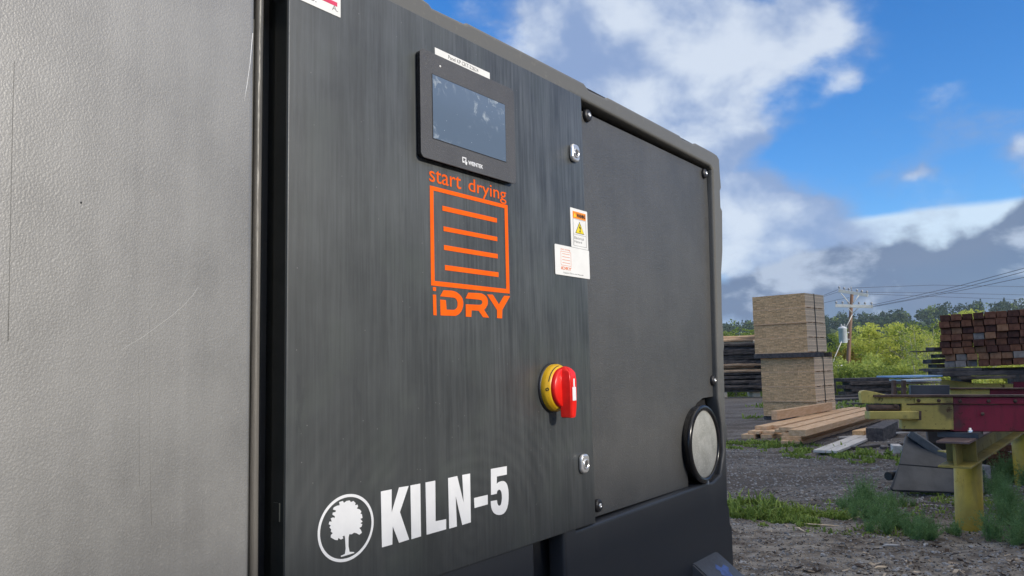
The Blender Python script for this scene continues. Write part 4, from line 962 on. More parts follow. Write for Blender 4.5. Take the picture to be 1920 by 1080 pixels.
def build_deck():
    D = empty("steel_log_deck", gnd(1845, 995), 0, "yellow and crimson painted steel log deck standing on round yellow pipe posts", "log deck")
    O = Vector(D.location)
    def add(name, bm, mat): return obj(name, bm, mat, D)
    def poly(name, pts, depth, th, mat, bev=.003):
        q = [at(x, y, depth) - O for x, y in pts]; bm = bmesh.new()
        prism(bm, [(p.x, p.z) for p in q], q[0].y, q[0].y+th); bmesh.ops.recalc_face_normals(bm, faces=bm.faces)
        bmesh.ops.bevel(bm, geom=list(bm.edges), offset=bev, segments=1, affect='EDGES'); return add(name, bm, mat)
    def pbox(name, x0, y0, x1, y1, depth, th, mat, bev=.003): return poly(name, [(x0, y1), (x1, y1), (x1, y0), (x0, y0)], depth, th, mat, bev)
    z0 = 6.5
    poly("beam_nose", [(1613.5, 737), (1616, 733), (1624, 732), (1645, 736), (1668, 742), (1787, 743.5), (1789, 806), (1691, 804), (1691, 757), (1616, 756)], z0, .05, MPY)
    pbox("beam_web", 1788, 744, 2150, 809, z0, .05, MPR)
    pbox("beam_flange", 1640, 740.5, 2150, 744.5, z0-.03, .14, MRUST, .002); pbox("beam_flange", 1690, 805, 2150, 809.5, z0+.052, .09, MRUST, .002)
    pbox("edge_angle", 1716, 745.5, 1787, 756, z0-.014, .013, MPY, .002); pbox("edge_angle", 1787.6, 745.5, 2150, 757.5, z0-.014, .013, MPR, .002)
    b = pbox("lower_lip", 1631, 771, 1727, 786.5, z0-.05, .10, MPY, .006); pbox("lip_end", 1723.5, 770.5, 1728, 788, z0-.055, .11, MRUST, .002)
    poly("greasy_slot", [(1626, 758), (1690, 757.5), (1690, 771), (1632, 771)], z0+.02, .03, MDARK)
    bm = bmesh.new(); p = at(1655, 764, z0-.01)-O; tube(bm, [p-Vector((.13, 0, 0)), p+Vector((.13, 0, -.008))], .026, 12); tube(bm, [p+Vector((.085, -.02, .012)), p+Vector((.11, -.02, .010))], .014, 8); add("slot_roller", bm, MRUST)
    # cross beam (I section) running away to the right
    d = Vector((.632, .775, 0)); rz = math.atan2(d.y, d.x)
    near = Vector((at(1787, 850, 6.2).x, at(1787, 850, 6.2).y, 0)); zt = at(1787, 829, 6.2).z; zb = at(1787, 877, 6.2).z
    Mx = Matrix.Translation(near - Vector((O.x, O.y, O.z))) @ Matrix.Rotation(rz, 4, 'Z')
    bm = bmesh.new(); box(bm, .05, 6.5, -.011, .011, zb+.012, zt-.012, Mx); add("cross_beam_web", bm, MOLIVE)
    bm = bmesh.new(); box(bm, 0, 6.5, -.115, .115, zt-.012, zt+.004, Mx, .002); add("cross_beam_flange", bm, MBRNFL)
    bm = bmesh.new(); box(bm, 0, 6.5, -.115, .115, zb-.004, zb+.012, Mx, .002); add("cross_beam_flange", bm, MOLIVE)
    for q in (.34, 3.6):
        bm = bmesh.new(); box(bm, q, q+.02, -.11, .11, zb+.0125, zt-.0125, Mx); add("stiffener_plate", bm, MOLIVE)
    bm = bmesh.new(); box(bm, .36, .62, -.13, .17, zt+.0045, at(1845, 808, 6.55).z, Mx, .004); add("packing_plate", bm, MSTEEL)
    bm = bmesh.new(); p = at(1819, 806, 6.4)-O; lathe(bm, [(.022, 0), (.022, .018), (.012, .022), (.012, .035), (0, .038)], 6, Matrix.Translation(p-Vector((0, 0, .02)))); add("anchor_bolt", bm, MCHROME)
    for x, y in ((1800, 752), (1853, 752), (1842, 776), (1903, 752), (1960, 752), (1722, 751), (1760, 751)):
        bm = bmesh.new(); p = at(x, y, z0-.015)-O; lathe(bm, [(.016, 0), (.016, .008), (.009, .013), (0, .014)], 6, Matrix.Translation(p) @ Matrix.Rotation(R(90), 4, 'X')); add("bolt_head", bm, MRUST)
    bm = bmesh.new(); r9 = random.Random(4); q = [at(1700+12*k, 757.6, z0-.002)-O + Vector((0, 0, r9.uniform(-.003, .003))) for k in range(20)]; tube(bm, q, .006, 6); add("weld_bead", bm, MRUST)
    # posts
    gp = gnd(1824, 987)
    for t_, r_, gz in ((.96, .116, 0), (4.35, .125, 0)):
        c = near + d*t_ if t_ > 1 else gp.copy(); c.z = 0; c -= Vector((O.x, O.y, 0))
        bm = bmesh.new(); lathe(bm, [(r_, -.1), (r_, zb-.02), (r_-.01, zb-.018)], 40, Matrix.Translation((c.x, c.y, -O.z)))
        if t_ < 1:
            for v in bm.verts: v.co.x += .055*(v.co.z+O.z)-.03          # the near pipe leans a little
        add("pipe_post", bm, MPPOST)
        bm = bmesh.new(); box(bm, -.17, .17, -.17, .17, zb-.0195, zb-.0055, Matrix.Translation((c.x, c.y, -O.z)) @ Matrix.Rotation(R(8), 4, 'Z'), .003); add("cap_plate", bm, MPY)
    bm = bmesh.new(); c = near + d*4.35 - O; box(bm, c.x+.16, c.x+.5, c.y-.1, c.y+.1, -O.z-.05, zb-.03, None, .005); add("gusset_column", bm, MPPOST)
    # rear rails
    pbox("rear_rail", 1782, 730, 1856, 741, 7.8, .06, MPY); pbox("rear_rail", 1857, 730, 2100, 741, 7.8, .06, MPR); pbox("rail_flange", 1780, 727.4, 2100, 729.8, 7.76, .14, MRUST, .002)
    poly("rear_rail", [(1764, 711), (1775, 712), (1832, 719), (1900, 719.5), (1900, 727), (1762, 727)], 9.7, .06, MPY); pbox("rear_rail", 1901, 716, 2060, 727, 9.7, .06, MPR)
    pbox("back_plate", 1708, 722, 1781, 741, 7.0, .04, MSTEEL); 
    for x in (1678, 1696.5): pbox("stake", x-3.2, 713, x+3.2, 742, 6.9, .04, MRUST, .004)
    return D
build_deck()
def loose(name, x0, y0, x1, y1, depth, th, mat, label, cat, group=None, slope=0.0, yaw=0.0, bev=.004):
    a = at(x0, y1, depth); b = at(x1, y1, depth); c = at(x0, y0, depth); bm = bmesh.new()
    L = b.x-a.x; box(bm, 0, L, 0, th, 0, c.z-a.z, bev=min(bev, (c.z-a.z)*.3), seg=1)
    o = obj(name, bm, mat); o.location = (a.x, a.y, a.z); o.rotation_euler = (0, -slope, yaw); return tag(o, label, cat, group)
loose("bearer_timber", 1768, 697.6, 2010, 706, 9.55, .14, MW_DRK, "long dark bearer timber right under the reddish beam stack", "timber", "timbers under the reddish beams")
loose("bearer_timber", 1845, 690.8, 2000, 697.2, 9.70, .5, MW_SLAB, "grey-brown board slipped under the right half of the reddish beam stack", "timber", "timbers under the reddish beams")
loose("bearer_timber", 1770, 691, 1843, 697.2, 9.70, .5, MW_DRK, "dark board under the left half of the reddish beam stack", "timber", "timbers under the reddish beams")
loose("bearer_timber", 1800, 706.4, 1905, 712, 9.5, .2, MW_SLAB, "short brown plank resting on the yellow rear rail", "timber", "timbers under the reddish beams", .0)
loose("metal_sheet", 1682, 705.5, 1768, 708.8, 8.8, .5, M("blue_painted_sheet", (.16, .30, .50, 1), (.22, .36, .55, 1), 6, .4), "thin blue metal sheet lying across the rear of the deck", "sheet", "metal sheets on the deck")
loose("metal_sheet", 1708, 711.5, 1766, 716, 8.6, .5, M("pale_aluminium_sheet", (.55, .58, .62, 1), (.65, .68, .70, 1), 6, .35, metal=.3), "pale aluminium sheet below the blue one", "sheet", "metal sheets on the deck")
loose("metal_sheet", 1708, 718.2, 1766, 720.2, 8.5, .5, MW_SLAB, "grey metal sheet lowest of the three behind the dark plate", "sheet", "metal sheets on the deck")
for q in ((1722, 658, 1800, 660, 12, "thin dark board poking out farthest left behind the beam stack"), (1752, 651, 1810, 657.5, 12.1, "thick dark board end high behind the beam stack"),
          (1747, 674, 1800, 682, 12, "dark rounded slab end behind the beam stack"), (1757, 682.5, 1810, 690, 12, "dark slab end just below the rounded one"), (1739, 692, 1800, 695, 12, "bluish thin board end near the metal sheets"), (1757, 696, 1810, 703, 11.9, "lowest dark slab end left of the beam stack"), (1762, 664, 1810, 671, 12, "dark slab end midway up behind the beam stack")):
    loose("slab_board", q[0], q[1], q[2], q[3], q[4], .22, MW_DRK, q[5], "slab", "dark slabs behind the beam stack", rnd.uniform(-.01, .02), .1)
# their carrier: a bearer and two props so that nothing floats
p = at(1790, 705, 12.0)
for k, dx in enumerate((.1, 1.0)):
    bm = bmesh.new(); box(bm, 0, .16, 0, .3, 0, p.z-.0, bev=.005)
    tag(obj("prop_block", bm, MW_DRK, None, (p.x+dx, p.y, 0)), ["dark prop block under the slabs behind the beam stack, left one", "dark prop block under the slabs behind the beam stack, right one"][k], "block")

# ------------------------------------------------------------------ loader bucket
def bucket():
    base = gnd(1690, 921); B = empty("loader_bucket", base, 0, "dark steel loader bucket lying tipped on the ground behind the yellow post", "bucket")
    def sheet(name, pts, th, mat=MSTEEL):
        bm = bmesh.new(); vs = [bm.verts.new(at(x, y, d) - base) for x, y, d in pts]; bm.faces.new(vs)
        bmesh.ops.recalc_face_normals(bm, faces=bm.faces)
        if bm.faces[:][0].normal.y > 0: bmesh.ops.reverse_faces(bm, faces=bm.faces)
        g = bmesh.ops.solidify(bm, geom=bm.faces[:], thickness=th)
        bmesh.ops.bevel(bm, geom=[e for e in bm.edges if e.is_manifold], offset=.006, segments=2, affect='EDGES')
        o = obj(name, bm, mat, B); return o
    sheet("cutting_plate", [(1670, 914, 8.85), (1674, 919, 8.85), (1845, 925, 8.85), (1845, 884, 9.05), (1686, 871, 9.1)], .03)
    sheet("side_plate", [(1686.3, 870.2, 9.11), (1845, 883, 9.06), (1845, 905, 9.1), (1788, 866, 9.25), (1702, 812, 9.5), (1698, 816, 9.5)], .03)
    bm = bmesh.new(); a = at(1706, 811, 9.42)-base; b = at(1792, 869, 9.2)-base; dd = (b-a)
    Mx = Matrix.Translation(a) @ dd.to_track_quat('X', 'Z').to_matrix().to_4x4(); box(bm, 0, dd.length, -.05, .10, -.05, .035, Mx, .01); obj("top_rib", bm, M("grey_worn_steel", (.09, .095, .10, 1), (.14, .145, .15, 1), 8, .5, bumpv=.1), B)
    sheet("back_shell", [(1738, 806, 10.0), (1850, 812, 10.2), (1850, 900, 10.2), (1800, 872, 9.9), (1742, 832, 9.8)], .03, MDARK)
    bm = bmesh.new(); a = at(1665, 893, 9.3)-base; tube(bm, [a, a+Vector((.16, .1, .0))], .05, 14); obj("pivot_stub", bm, MDARK, B)
bucket()

# ------------------------------------------------------------------ piles farther back
def slab_pile():
    r = random.Random(21); base = gnd(1389, 745); rz = R(-6)
    cs, sn = math.cos(rz), math.sin(rz)
    h = 0; n = 0; names = {}
    zc = .25
    for k in range(2):
        bm = bmesh.new(); box(bm, 0, .35, -.6, .6, 0, .24, bev=.02)
        tag(obj("stack_support", bm, MW_GRY, None, (base.x-.9+k*1.5, base.y+.6, 0), rz), "squat grey support block under the rough slab pile, %s one" % ("left", "right")[k], "block")
    while zc < 2.72:
        th = r.uniform(.085, .135); n2 = names.setdefault(round(zc, 4), len(names)+1); tan = 1.05 < zc < 1.42; top = zc > 2.50
        for c in range(2):
            L = r.uniform(2.1, 2.9); x0 = -1.15 + c*1.95 + r.uniform(-.45, .25); dy = r.uniform(-.22, .12)
            tan = tan and c == 0
            bm = bmesh.new(); N_ = 9; hh = th*r.uniform(1.1, 1.3)
            rings = []
            for k in range(N_):
                x = L*k/(N_-1); e = .05*noise.noise(Vector((x*1.7, n, 3))); u_ = .018*noise.noise(Vector((x*2, n, 9))); sw = 1-.25*abs(noise.noise(Vector((x*3, n, 1))))
                rings.append([bm.verts.new(q) for q in ((x, e, u_), (x, e-.012, hh*.55*sw+u_), (x, e+.05, hh*sw+u_), (x, 1.0, hh+u_), (x, 1.0, u_))])
            for a, b in zip(rings, rings[1:]):
                for k in range(5): bm.faces.new((a[k], b[k], b[(k+1) % 5], a[(k+1) % 5]))
            bm.faces.new(rings[0]); bm.faces.new(rings[-1][::-1]); bmesh.ops.recalc_face_normals(bm, faces=bm.faces)
            mt = MW_TAN if (tan or top) else (MW_GRY if r.random() < .10 else r.choice([MW_SLAB, MW_DRK, MW_SLAB]))  # top layers take the tan: low sun painted into their colour
            o = obj("rough_slab", bm, mt, None, (base.x + x0*cs - dy*sn, base.y + x0*sn + dy*cs, zc + c*.01), rz + r.uniform(-.08, .08)); o.rotation_euler.y = r.uniform(-.012, .012)
            od = ["lowest", "second", "third", "fourth", "fifth", "sixth", "seventh", "eighth", "ninth", "tenth", "eleventh", "twelfth", "thirteenth", "fourteenth", "fifteenth", "sixteenth", "seventeenth", "eighteenth", "nineteenth", "twentieth", "twenty-first", "twenty-second", "twenty-third", "twenty-fourth", "twenty-fifth", "twenty-sixth", "twenty-seventh", "twenty-eighth"][n2-1]
            lab = "%s slab, %s layer from the ground, %s half of the rough dark pile" % ("orange-tan" if top else "tan" if tan else "pale grey" if mt is MW_GRY else "dark grey-brown", od, ("left", "right")[c])
            tag(o, lab, "slab", "rough slabs of the dark pile"); n += 1
        zc += th*.93
slab_pile()
def low_pile():
    r = random.Random(33)
    base = gnd(1590, 741); z = 0
    for k in range(5):
        th = r.uniform(.10, .17); L = r.uniform(2.0, 2.5); bm = bmesh.new(); box(bm, 0, L, 0, .9, 0, th-.004, bev=.012, seg=1)
        for v in bm.verts: v.co.z += .02*noise.noise(Vector((v.co.x, v.co.y, k)))
        tag(obj("old_timber", bm, r.choice([MW_DRK, MW_SLAB]), None, (base.x + r.uniform(-.25, .2), base.y + r.uniform(-.1, .1), z), R(r.uniform(-4, 4))),
            "weathered timber, %s in the low dark pile beyond the deck" % ["lowest", "second from the ground", "middle one", "second from the top", "topmost"][k], "timber", "old timbers of the low dark pile"); z += th
    for k, (px, py, L, yw, lab) in enumerate([(1562, 745, 2.6, .15, "long dark board on the ground right of the tall stack"), (1572, 752, 2.2, .5, "dark board leaning out across the grass right of the tall stack"), (1590, 760, 1.8, .2, "nearest dark board lying behind the fresh pile")]):
        p = gnd(px, py, .02); bm = bmesh.new(); box(bm, 0, L, 0, .3, 0, .07, bev=.01, seg=1)
        tag(obj("old_board", bm, MW_DRK, None, p, yw), lab, "board", "dark boards on the ground")
    p = gnd(1563, 738); bm = bmesh.new(); box(bm, -.11, .11, -.1, .1, 0, .72, bev=.02)
    tag(obj("short_stump_post", bm, MW_DRK, None, p), "short dark upright post between tall stack and utility pole", "post")
low_pile()

# ------------------------------------------------------------------ utility pole and wires
def utility_pole():
    P0 = at(1588, 722, 58); top = at(1597.5, 548, 58); g = gh(P0.x, P0.y)
    axis = (top - P0); base = P0 + axis*((g-P0.z)/axis.z)
    U = empty("utility_pole", base, 0, "brown wooden utility pole with two white crossarms and a grey transformer", "utility pole")
    L = top - base; L = Vector((L.x, L.y, L.z)); bm = bmesh.new(); tube(bm, [Vector((0, 0, -.3)), L*.5, L], [.17, .15, .12], 14)
    obj("pole_shaft", bm, M("creosoted_pole", (.15, .085, .055, 1), (.26, .16, .11, 1), 3, .85, st=(1, 1, .2), bumpv=.3), U)
    MA = M("bleached_crossarm", (.62, .60, .55, 1), (.75, .73, .68, 1), 3, .8); MI = M("grey_insulator", (.30, .30, .32, 1), (.4, .4, .42, 1), 8, .35)
    arms = []
    for (xa, ya, xb, yb) in ((1570, 545.5, 1625, 554.5), (1564, 573.5, 1634, 575.5)):
        a = at(xa, ya, 58.0)-base; b = at(xb, yb, 57.0)-base; d = b-a; bm = bmesh.new()
        Mx = Matrix.Translation(a - Vector((0, .22, 0))) @ d.to_track_quat('X', 'Z').to_matrix().to_4x4(); box(bm, 0, d.length, -.07, .07, -.11, .11, Mx, .01)
        o = obj("crossarm", bm, MA, U); arms.append((a, b))
        for f in (.03, .2, .36, .64, .8, .97):
            bm = bmesh.new(); p = a + d*f + Vector((0, -.22, .075)); lathe(bm, [(.03, 0), (.03, .1), (.085, .12), (.07, .17), (.09, .2), (.04, .27), (0, .28)], 10, Matrix.Translation(p)); obj("insulator", bm, MI, o)
    for (x0, y0, x1, y1) in ((1577, 550, 1592, 568), (1611, 553, 1598, 570), (1590, 578, 1598.5, 587), (1609, 578, 1599, 587)):
        bm = bmesh.new(); tube(bm, [at(x0, y0, 57.4)-base, at(x1, y1, 57.5)-base], .035, 5); obj("arm_brace", bm, MA, U)
    c = at(1580.5, 629, 57.5)-base; bm = bmesh.new(); r_ = .30
    lathe(bm, [(0, -.55), (r_*.9, -.55), (r_, -.5), (r_, .48), (r_*1.08, .5), (r_*1.08, .55), (r_*.9, .6), (r_*.4, .70), (0, .72)], 24, Matrix.Translation(c))
    TR_ = obj("transformer", bm, M("light_grey_tank", (.50, .53, .56, 1), (.60, .63, .66, 1), 4, .4), U)
    for dx in (-.12, .12):
        bm = bmesh.new(); lathe(bm, [(.04, 0), (.07, .06), (.04, .1), (.07, .16), (.03, .25), (0, .26)], 10, Matrix.Translation(c+Vector((dx, -.1, .6)))); obj("bushing", bm, MI, TR_)
    bm = bmesh.new(); tube(bm, [c+Vector((r_, 0, .2)), c+Vector((r_+.2, .1, .2))], .05, 6); tube(bm, [c+Vector((r_, 0, -.3)), c+Vector((r_+.2, .1, -.3))], .05, 6); obj("mounting_bracket", bm, MI, U)
    for pts in (((1598, 590, 57.4), (1592, 603, 57.3), (1584, 617, 57.3)), ((1578, 640, 57.3), (1565, 670, 57.4), (1559, 688, 57.5))):
        bm = bmesh.new(); tube(bm, [at(*q)-base for q in pts], .032, 5); obj("lead_wire", bm, MA, U)
    bm = bmesh.new(); tube(bm, [at(1559, 686.5, 57.3)-base, at(1591, 684.5, 57.3)-base], .06, 6); obj("lower_arm", bm, MA, U)
    bm = bmesh.new(); tube(bm, [L, L+Vector((-.05, 0, .45))], .035, 5); obj("top_pin", bm, MI, U)
    MWIRE = M("black_cable", (.03, .03, .035, 1), None, rough=.6)
    def wire(pts, rad, label):
        q = [at(*p) for p in pts]; bm = bmesh.new(); dense = []
        for a, b in zip(q, q[1:]):
            for k in range(8): dense.append(a.lerp(b, k/8))
        dense.append(q[-1]); o0 = dense[0].copy(); tube(bm, [p-o0 for p in dense], rad, 5)
        tag(obj("power_line", bm, MWIRE, None, o0), label, "power line", "power lines at the utility pole")
    wire([(1630, 573, 57), (1700, 558, 52), (1800, 535.5, 44), (1920, 503, 36), (2100, 447, 28)], .013, "highest of three cables rising to the right from the lower crossarm")
    wire([(1632, 575, 57), (1700, 562.5, 52), (1800, 541, 44), (1920, 509.5, 36), (2100, 456, 28)], .013, "middle of three cables rising to the right from the lower crossarm")
    wire([(1634, 576, 57), (1710, 562, 52), (1800, 545, 44), (1920, 520, 36), (2100, 475, 28)], .012, "lowest of three cables rising to the right from the lower crossarm")
    wire([(1597, 540, 57.5), (1750, 534.5, 60), (1920, 537.5, 63), (2100, 543, 66)], .013, "thin level cable from the very top of the utility pole")
    wire([(1612, 548, 57.5), (1750, 549, 60), (1920, 553, 63), (2100, 558, 66)], .012, "upper of two level cables at the tilted crossarm's right half")
    wire([(1622, 551, 57.5), (1750, 556, 60), (1920, 562, 63), (2100, 570, 66)], .012, "lower of two level cables at the tilted crossarm's right half")
    wire([(1571, 543, 57.5), (1556, 549, 60), (1544, 554, 62), (1480, 575, 70)], .012, "short cable from the tilted crossarm down behind the lumber stack")
    wire([(1597, 540, 57.5), (1570, 548, 60), (1544, 556, 62), (1480, 578, 70)], .010, "thin cable from the pole top down behind the lumber stack")
    wire([(1592, 558, 57.5), (1570, 562, 60), (1544, 568, 62), (1480, 584, 70)], .012, "lower cable running left behind the lumber stack")
    wire([(1598, 634, 57.5), (1620, 638, 56), (1680, 629, 54), (1730, 619, 52), (1800, 600, 50)], .013, "sagging dark cable crossing the yellow trees at mid height")
    wire([(1597, 664, 57.5), (1630, 667, 56), (1690, 656, 54), (1760, 645, 52)], .012, "lower sagging cable crossing the yellow trees")
utility_pole()

# ------------------------------------------------------------------ weeds, grass, litter
def weed_mesh(seed, H, Rr, n):
    r = random.Random(seed); vs, fs = [], []
    cl = [(r.uniform(0, 6.28), r.random()*Rr, r.uniform(.55, 1.0)) for _ in range(9)]      # a handful of separate plants
    for i in range(n):
        ca, cq, chh = cl[i % 9]; c = Vector((cq*math.cos(ca), cq*math.sin(ca), 0)); a = r.uniform(0, 6.28)
        lean = abs(r.gauss(0, .32))*H; h = H*chh*r.uniform(.35, 1.05)
        b = c + Vector((r.uniform(-.02, .02), r.uniform(-.02, .02), 0)); tp = b + Vector((math.cos(a)*lean, math.sin(a)*lean, h)); md = b.lerp(tp, .5) + Vector((0, 0, .06*h))
        s = Vector((-math.sin(a), math.cos(a), 0))*.0018; k = len(vs); vs += [b-s, b+s, md+s*.7, md-s*.7, tp]; fs += [(k, k+1, k+2, k+3), (k+3, k+2, k+4)]
        if r.random() < .07: continue
        for j in range(20):
            f = r.uniform(.12, 1.0)**.8; p = b.lerp(tp, f) + rvec(r)*.009; d = rvec(r).normalized(); d.z = abs(d.z)*.9+.25; l = .040*r.uniform(.4, 1.2)*(1.2-f*.8)
            s = d.cross(rvec(r)).normalized()*.0028; k = len(vs); vs += [p-s, p+s, p+d*l]; fs.append((k, k+1, k+2))
    me = bpy.data.meshes.new("weed"); me.from_pydata([tuple(v) for v in vs], [], fs); return me
WM = [weed_mesh(1, .42, .13, 230), weed_mesh(2, .34, .20, 250), weed_mesh(3, .24, .28, 240)]
for wm in WM: wm.materials.append(ML_BSH)
for px, py, v, s, lab in ((1620, 948, 0, 1.0, "taller upright feathery green weed left of the bucket"), (1640, 978, 1, 1.0, "round feathery green weed in front of the taller one"), (1597, 955, 2, .7, "small feathery weed at the left foot of the tallest one"),
                          (1704, 1001, 2, 1.15, "low spreading feathery weed nearest the middle foreground"), (1672, 950, 2, .75, "faint low weed between the round weed and the bucket"), (1752, 1000, 2, .9, "thin low weed left of the yellow post's foot"), (1896, 1015, 1, 1.0, "feathery weed at the right picture edge in front of the post"),
                          (1888, 960, 0, 1.05, "upright weed right behind the yellow post"), (1868, 925, 0, .9, "weed touching the right side of the yellow post"), (1918, 985, 1, 1.0, "weed cut off by the right picture edge"), (1905, 905, 1, 1.4, "dark bushy weed in front of the rear yellow post"), (1885, 900, 0, 1.0, "bushy weed right of the striped block")):
    p = gnd(px, py); o = obj("feathery_weed", WM[v], None, None, (p.x, p.y, gh(p.x, p.y)-.01), rnd.uniform(0, 6)); o.scale = (s, s, s)
    tag(o, lab, "weed", "feathery green weeds")
def grass(name, patches, label, mats=(ML_GRS,), seed=3):
    r = random.Random(seed); vs, fs = [], []
    for (px, py, rx, ry, n, H) in patches:
        c = gnd(px, py)
        for i in range(n):
            v = rvec(r); x, y = c.x + v.x*rx, c.y + v.y*ry
            if noise.noise(Vector((x*3.5, y*2.2, 5))) < (-.12 if py > 900 else .02): continue
            z = gh(x, y)-.005; a = r.uniform(0, 6.28); h = H*(r.uniform(.25, .8) if r.random() < .93 else r.uniform(1.0, 1.7)); l = h*r.uniform(.2, 1.1); wd = r.uniform(.005, .013)*(1+.0*h)*(c.y/8)
            b = Vector((x, y, z)); m_ = b + Vector((math.cos(a)*l*.4, math.sin(a)*l*.4, h*.65)); t_ = b + Vector((math.cos(a)*l, math.sin(a)*l, h*r.uniform(.7, 1)))
            s = Vector((-math.sin(a), math.cos(a), 0))*wd; k = len(vs); vs += [b-s, b+s, m_+s*.8, m_-s*.8, t_]; fs += [(k, k+1, k+2, k+3), (k+3, k+2, k+4)]
    me = bpy.data.meshes.new(name); me.from_pydata([tuple(v) for v in vs], [], fs); o = obj(name, me, list(mats)); tag(o, label, "grass", kind='stuff')
grass("grass_tufts", [(1400, 955, .42, .35, 3600, .12), (1440, 965, .5, .28, 3600, .10), (1500, 975, .5, .25, 2400, .065), (1545, 980, .35, .2, 1300, .06), (1392, 965, .3, .2, 900, .07), (1480, 985, .3, .12, 500, .05), (1560, 970, .4, .3, 700, .06), (1620, 985, .8, .5, 700, .05), (1690, 985, .8, .5, 450, .045), (1640, 950, .7, .5, 400, .05), (1880, 960, .8, .8, 900, .06), (1770, 925, .5, .15, 300, .07), (1800, 940, .5, .3, 300, .06)], "bright low grass patch beside the kiln's foot")
grass("grass_strip", [(1385, 832, .9, .35, 1700, .08), (1440, 838, 1.0, .35, 1700, .08), (1530, 845, 1.0, .3, 1300, .08), (1600, 852, 1.2, .5, 2600, .08), (1650, 858, 1.0, .5, 2200, .09), (1700, 868, .9, .4, 1000, .09), (1590, 780, 3, 1.2, 2500, .12), (1560, 760, 3, 2, 2500, .14), (1620, 770, 3, 2, 2500, .14)], "strip of grass around the loose boards", seed=5)
def litter():
    r = random.Random(9)
    def build(name, n, y0, y1, mat, fn, label):
        vs, fs = [], []
        for i in range(n):
            y = y0 + (y1-y0)*r.random()**1.4; x = r.uniform(.26, .72)*y; fn(vs, fs, Vector((x, y, gh(x, y))))
        me = bpy.data.meshes.new(name); me.from_pydata([tuple(v) for v in vs], [], fs); o = obj(name, me, mat); tag(o, label, name.split('_')[-1], kind='stuff')
    def chip(vs, fs, p):
        L = r.uniform(.005, .022) if r.random() < .95 else r.uniform(.03, .08); w_ = L*r.uniform(.15, .5); h = r.uniform(.002, .006)
        Mx = Matrix.Translation(p + Vector((0, 0, .004))) @ Matrix.Rotation(r.uniform(0, 6.28), 4, 'Z') @ Matrix.Rotation(r.uniform(-.4, .4), 4, 'Y') @ Matrix.Rotation(r.uniform(-.4, .4), 4, 'X')
        k = len(vs)
        for x in (-L, L):
            for y in (-w_, w_):
                for z in (-h, h): vs.append(Mx @ Vector((x*.5*r.uniform(.7, 1), y*.5, z*.5)))
        for f in ((0, 1, 3, 2), (4, 6, 7, 5), (0, 4, 5, 1), (2, 3, 7, 6), (0, 2, 6, 4), (1, 5, 7, 3)): fs.append(tuple(k+i for i in f))
    def stone(vs, fs, p):
        s = r.uniform(.004, .011)*(1 if p.y < 8 else 1.7) if r.random() < .96 else r.uniform(.012, .022); k = len(vs); n = 6
        for lv, (rr, h) in enumerate(((1, -.3), (.95, .35), (.5, .7))):
            for j in range(n):
                a = 6.283*j/n + lv*.4; q = s*rr*r.uniform(.75, 1.2); vs.append(p + Vector((q*math.cos(a), q*math.sin(a), s*h)))
        for lv in range(2):
            for j in range(n): fs.append((k+lv*n+j, k+lv*n+(j+1) % n, k+(lv+1)*n+(j+1) % n, k+(lv+1)*n+j))
        fs.append(tuple(k+2*n+j for j in range(n)))
    build("wood_chips", 3000, 4.8, 9.5, wood("mixed_wood_chips", (.22, .17, .12, 1), (.58, .50, .40, 1), (1, 1, 1), 3), chip, "bark and wood chips littering the dirt")
    build("dark_chips", 3800, 4.8, 9.5, wood("dark_bark_chips", (.03, .022, .018, 1), (.085, .06, .045, 1), (1, 1, 1), 3), chip, "dark bark bits in the dirt")
    build("gravel_stones", 12000, 4.8, 15, M("grey_stones", (.10, .10, .10, 1), (.40, .39, .38, 1), 9, .9), stone, "small grey stones on the gravel")
litter()
for px, py, L, yw, mt, lab in ((1655, 1025, .16, .1, MW_PALE, "pale rounded wood scrap lying alone on the dirt"), (1735, 1022, .10, 1.0, MW_PALE, "small white wood scrap below the low weed"), (1592, 978, .32, .7, MW_GRY, "grey bark strip beside the round weed"), (1490, 985, .40, -.35, MW_GRY, "thin dry stick along the edge of the bright grass"),
                             (1640, 1068, .12, .3, MW_GRY, "flat pale chip near the bottom edge"), (1850, 990, .25, .2, MW_DRK, "dark wood offcut against the foot of the yellow post"), (1780, 1040, .22, .5, MW_DRK, "dark stick on the dirt left of the post"), (1510, 1000, .22, 1.6, MW_GRY, "short dry twig in front of the grass")):
    p = gnd(px, py); bm = bmesh.new(); t_ = .010 if L > .2 else .014; tube(bm, [(0, 0, t_), (L*.3, .01, t_*1.3), (L*.7, -.006, t_*1.1), (L, .01, t_*.8)], [t_*.4, t_*.7, t_*.8, t_*.3], 7)
    tag(obj("wood_scrap", bm, mt, None, (p.x, p.y, gh(p.x, p.y)-.004), yw), lab, "scrap", "wood scraps on the dirt")
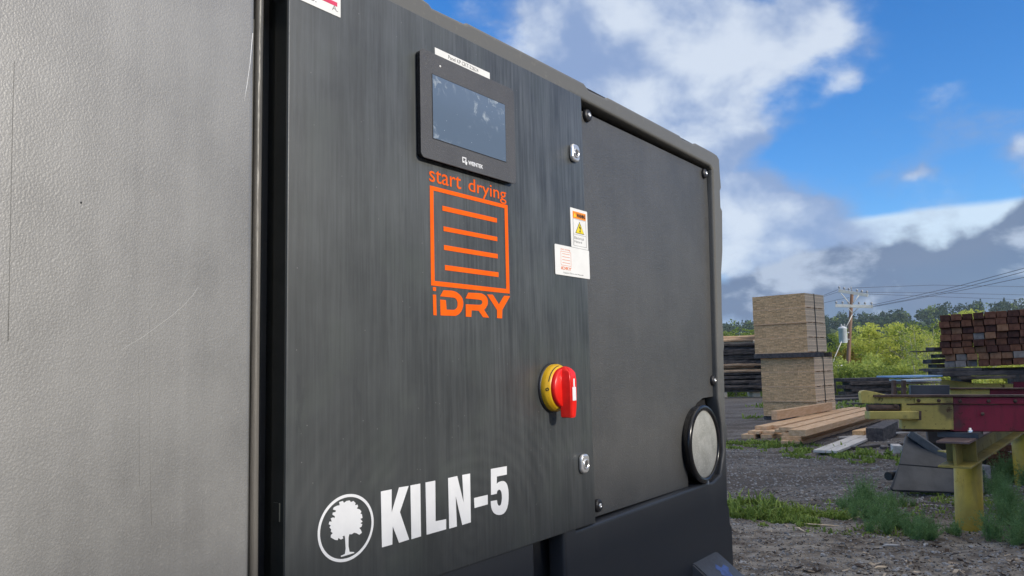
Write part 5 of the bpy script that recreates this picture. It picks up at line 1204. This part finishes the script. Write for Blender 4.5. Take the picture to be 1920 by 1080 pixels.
# striped concrete block, short red-brown offcuts seen between the posts
p = gnd(1862, 912); bm = bmesh.new(); box(bm, -.11, .11, -.1, .1, 0, .22, bev=.01)
for k in range(4): box(bm, -.05, .05, -.106, -.0995, .03+k*.048, .05+k*.048)
tag(obj("concrete_block", bm, M("pale_concrete", (.30, .30, .32, 1), (.42, .42, .44, 1), 20, .9, bumpv=.3), None, (p.x, p.y+.3, 0), .1), "pale ribbed concrete block just right of the yellow post", "block")
for k in range(5):
    a = at(1852, 860, 11.2); b = at(1893, 860, 11.2); bm = bmesh.new(); box(bm, 0, (b.x-a.x)*1.5, 0, .8, 0, .085, bev=.006, seg=1)
    tag(obj("red_offcut", bm, MW_RED, None, (a.x-.1*(k % 2), a.y, k*.1), 0.02*k), "reddish offcut board, %s in the low stack seen between the two yellow posts" % ["lowest", "second lowest", "middle", "second highest", "highest"][k], "board", "reddish boards between the posts")

# ------------------------------------------------------------------ unseen buildings added behind the camera to cast the yard's evening shade
def shed(A, b0, b1, H, dep, label):
    c = NRM*A + UD*b0; S = empty("shade_shed", (c.x, c.y, 0), KRZ, label, "building")
    L = b1-b0
    bm = bmesh.new(); box(bm, 0, L, -dep, 0, -.2, H-.9); W_ = obj("shade_shed_wall", bm, M("shade_shed_siding", (.20, .19, .18, 1), (.28, .27, .25, 1), 3, .85, st=(1, 1, .1)), S)
    bm = bmesh.new(); prism(bm, [(-.4, H-.9), (L+.4, H-.9), (L+.4, H-.75), (-.4, H-.75)], -dep-.4, .4)
    box(bm, -.3, L+.3, -dep-.3, .3, H-.745, H); obj("roof", bm, M("shade_shed_roof", (.22, .22, .23, 1), (.3, .3, .3, 1), 2, .5, metal=.4), S)  # roof of the added shade-casting building
    bm = bmesh.new(); box(bm, L*.35, L*.35+3, .004, .06, 0, 3.2, bev=.01); obj("door", bm, MRUST, S)
    for k in range(4):
        bm = bmesh.new(); x = L*(.08+.24*k); box(bm, x, x+1.1, .004, .05, 3.6, 4.6, bev=.01); obj("window", bm, MBEZSIDE, S)
shed(18, -26, 3.6, 7.66, 9, "low grey shade-casting shed, added behind the photographer, out of the picture")
shed(25, 4.2, 46, 15.6, 12, "tall grey shade-casting hall, added behind and right of the photographer, out of the picture")

# ------------------------------------------------------------------ thin evening haze over the valley
bm = bmesh.new(); box(bm, -1500, 1500, -60, 1500, -9, 120); hz = obj("haze", bm)
m = bpy.data.materials.new("valley_haze"); m.use_nodes = True; m.node_tree.nodes.clear(); t = NT(m.node_tree)
v = t.node('ShaderNodeVolumePrincipled'); v.inputs['Color'].default_value = (.72, .82, .95, 1); v.inputs['Density'].default_value = .00014
t.l.new(v.outputs[0], t.node('ShaderNodeOutputMaterial').inputs['Volume']); hz.data.materials.append(m)
tag(hz, kind='stuff')
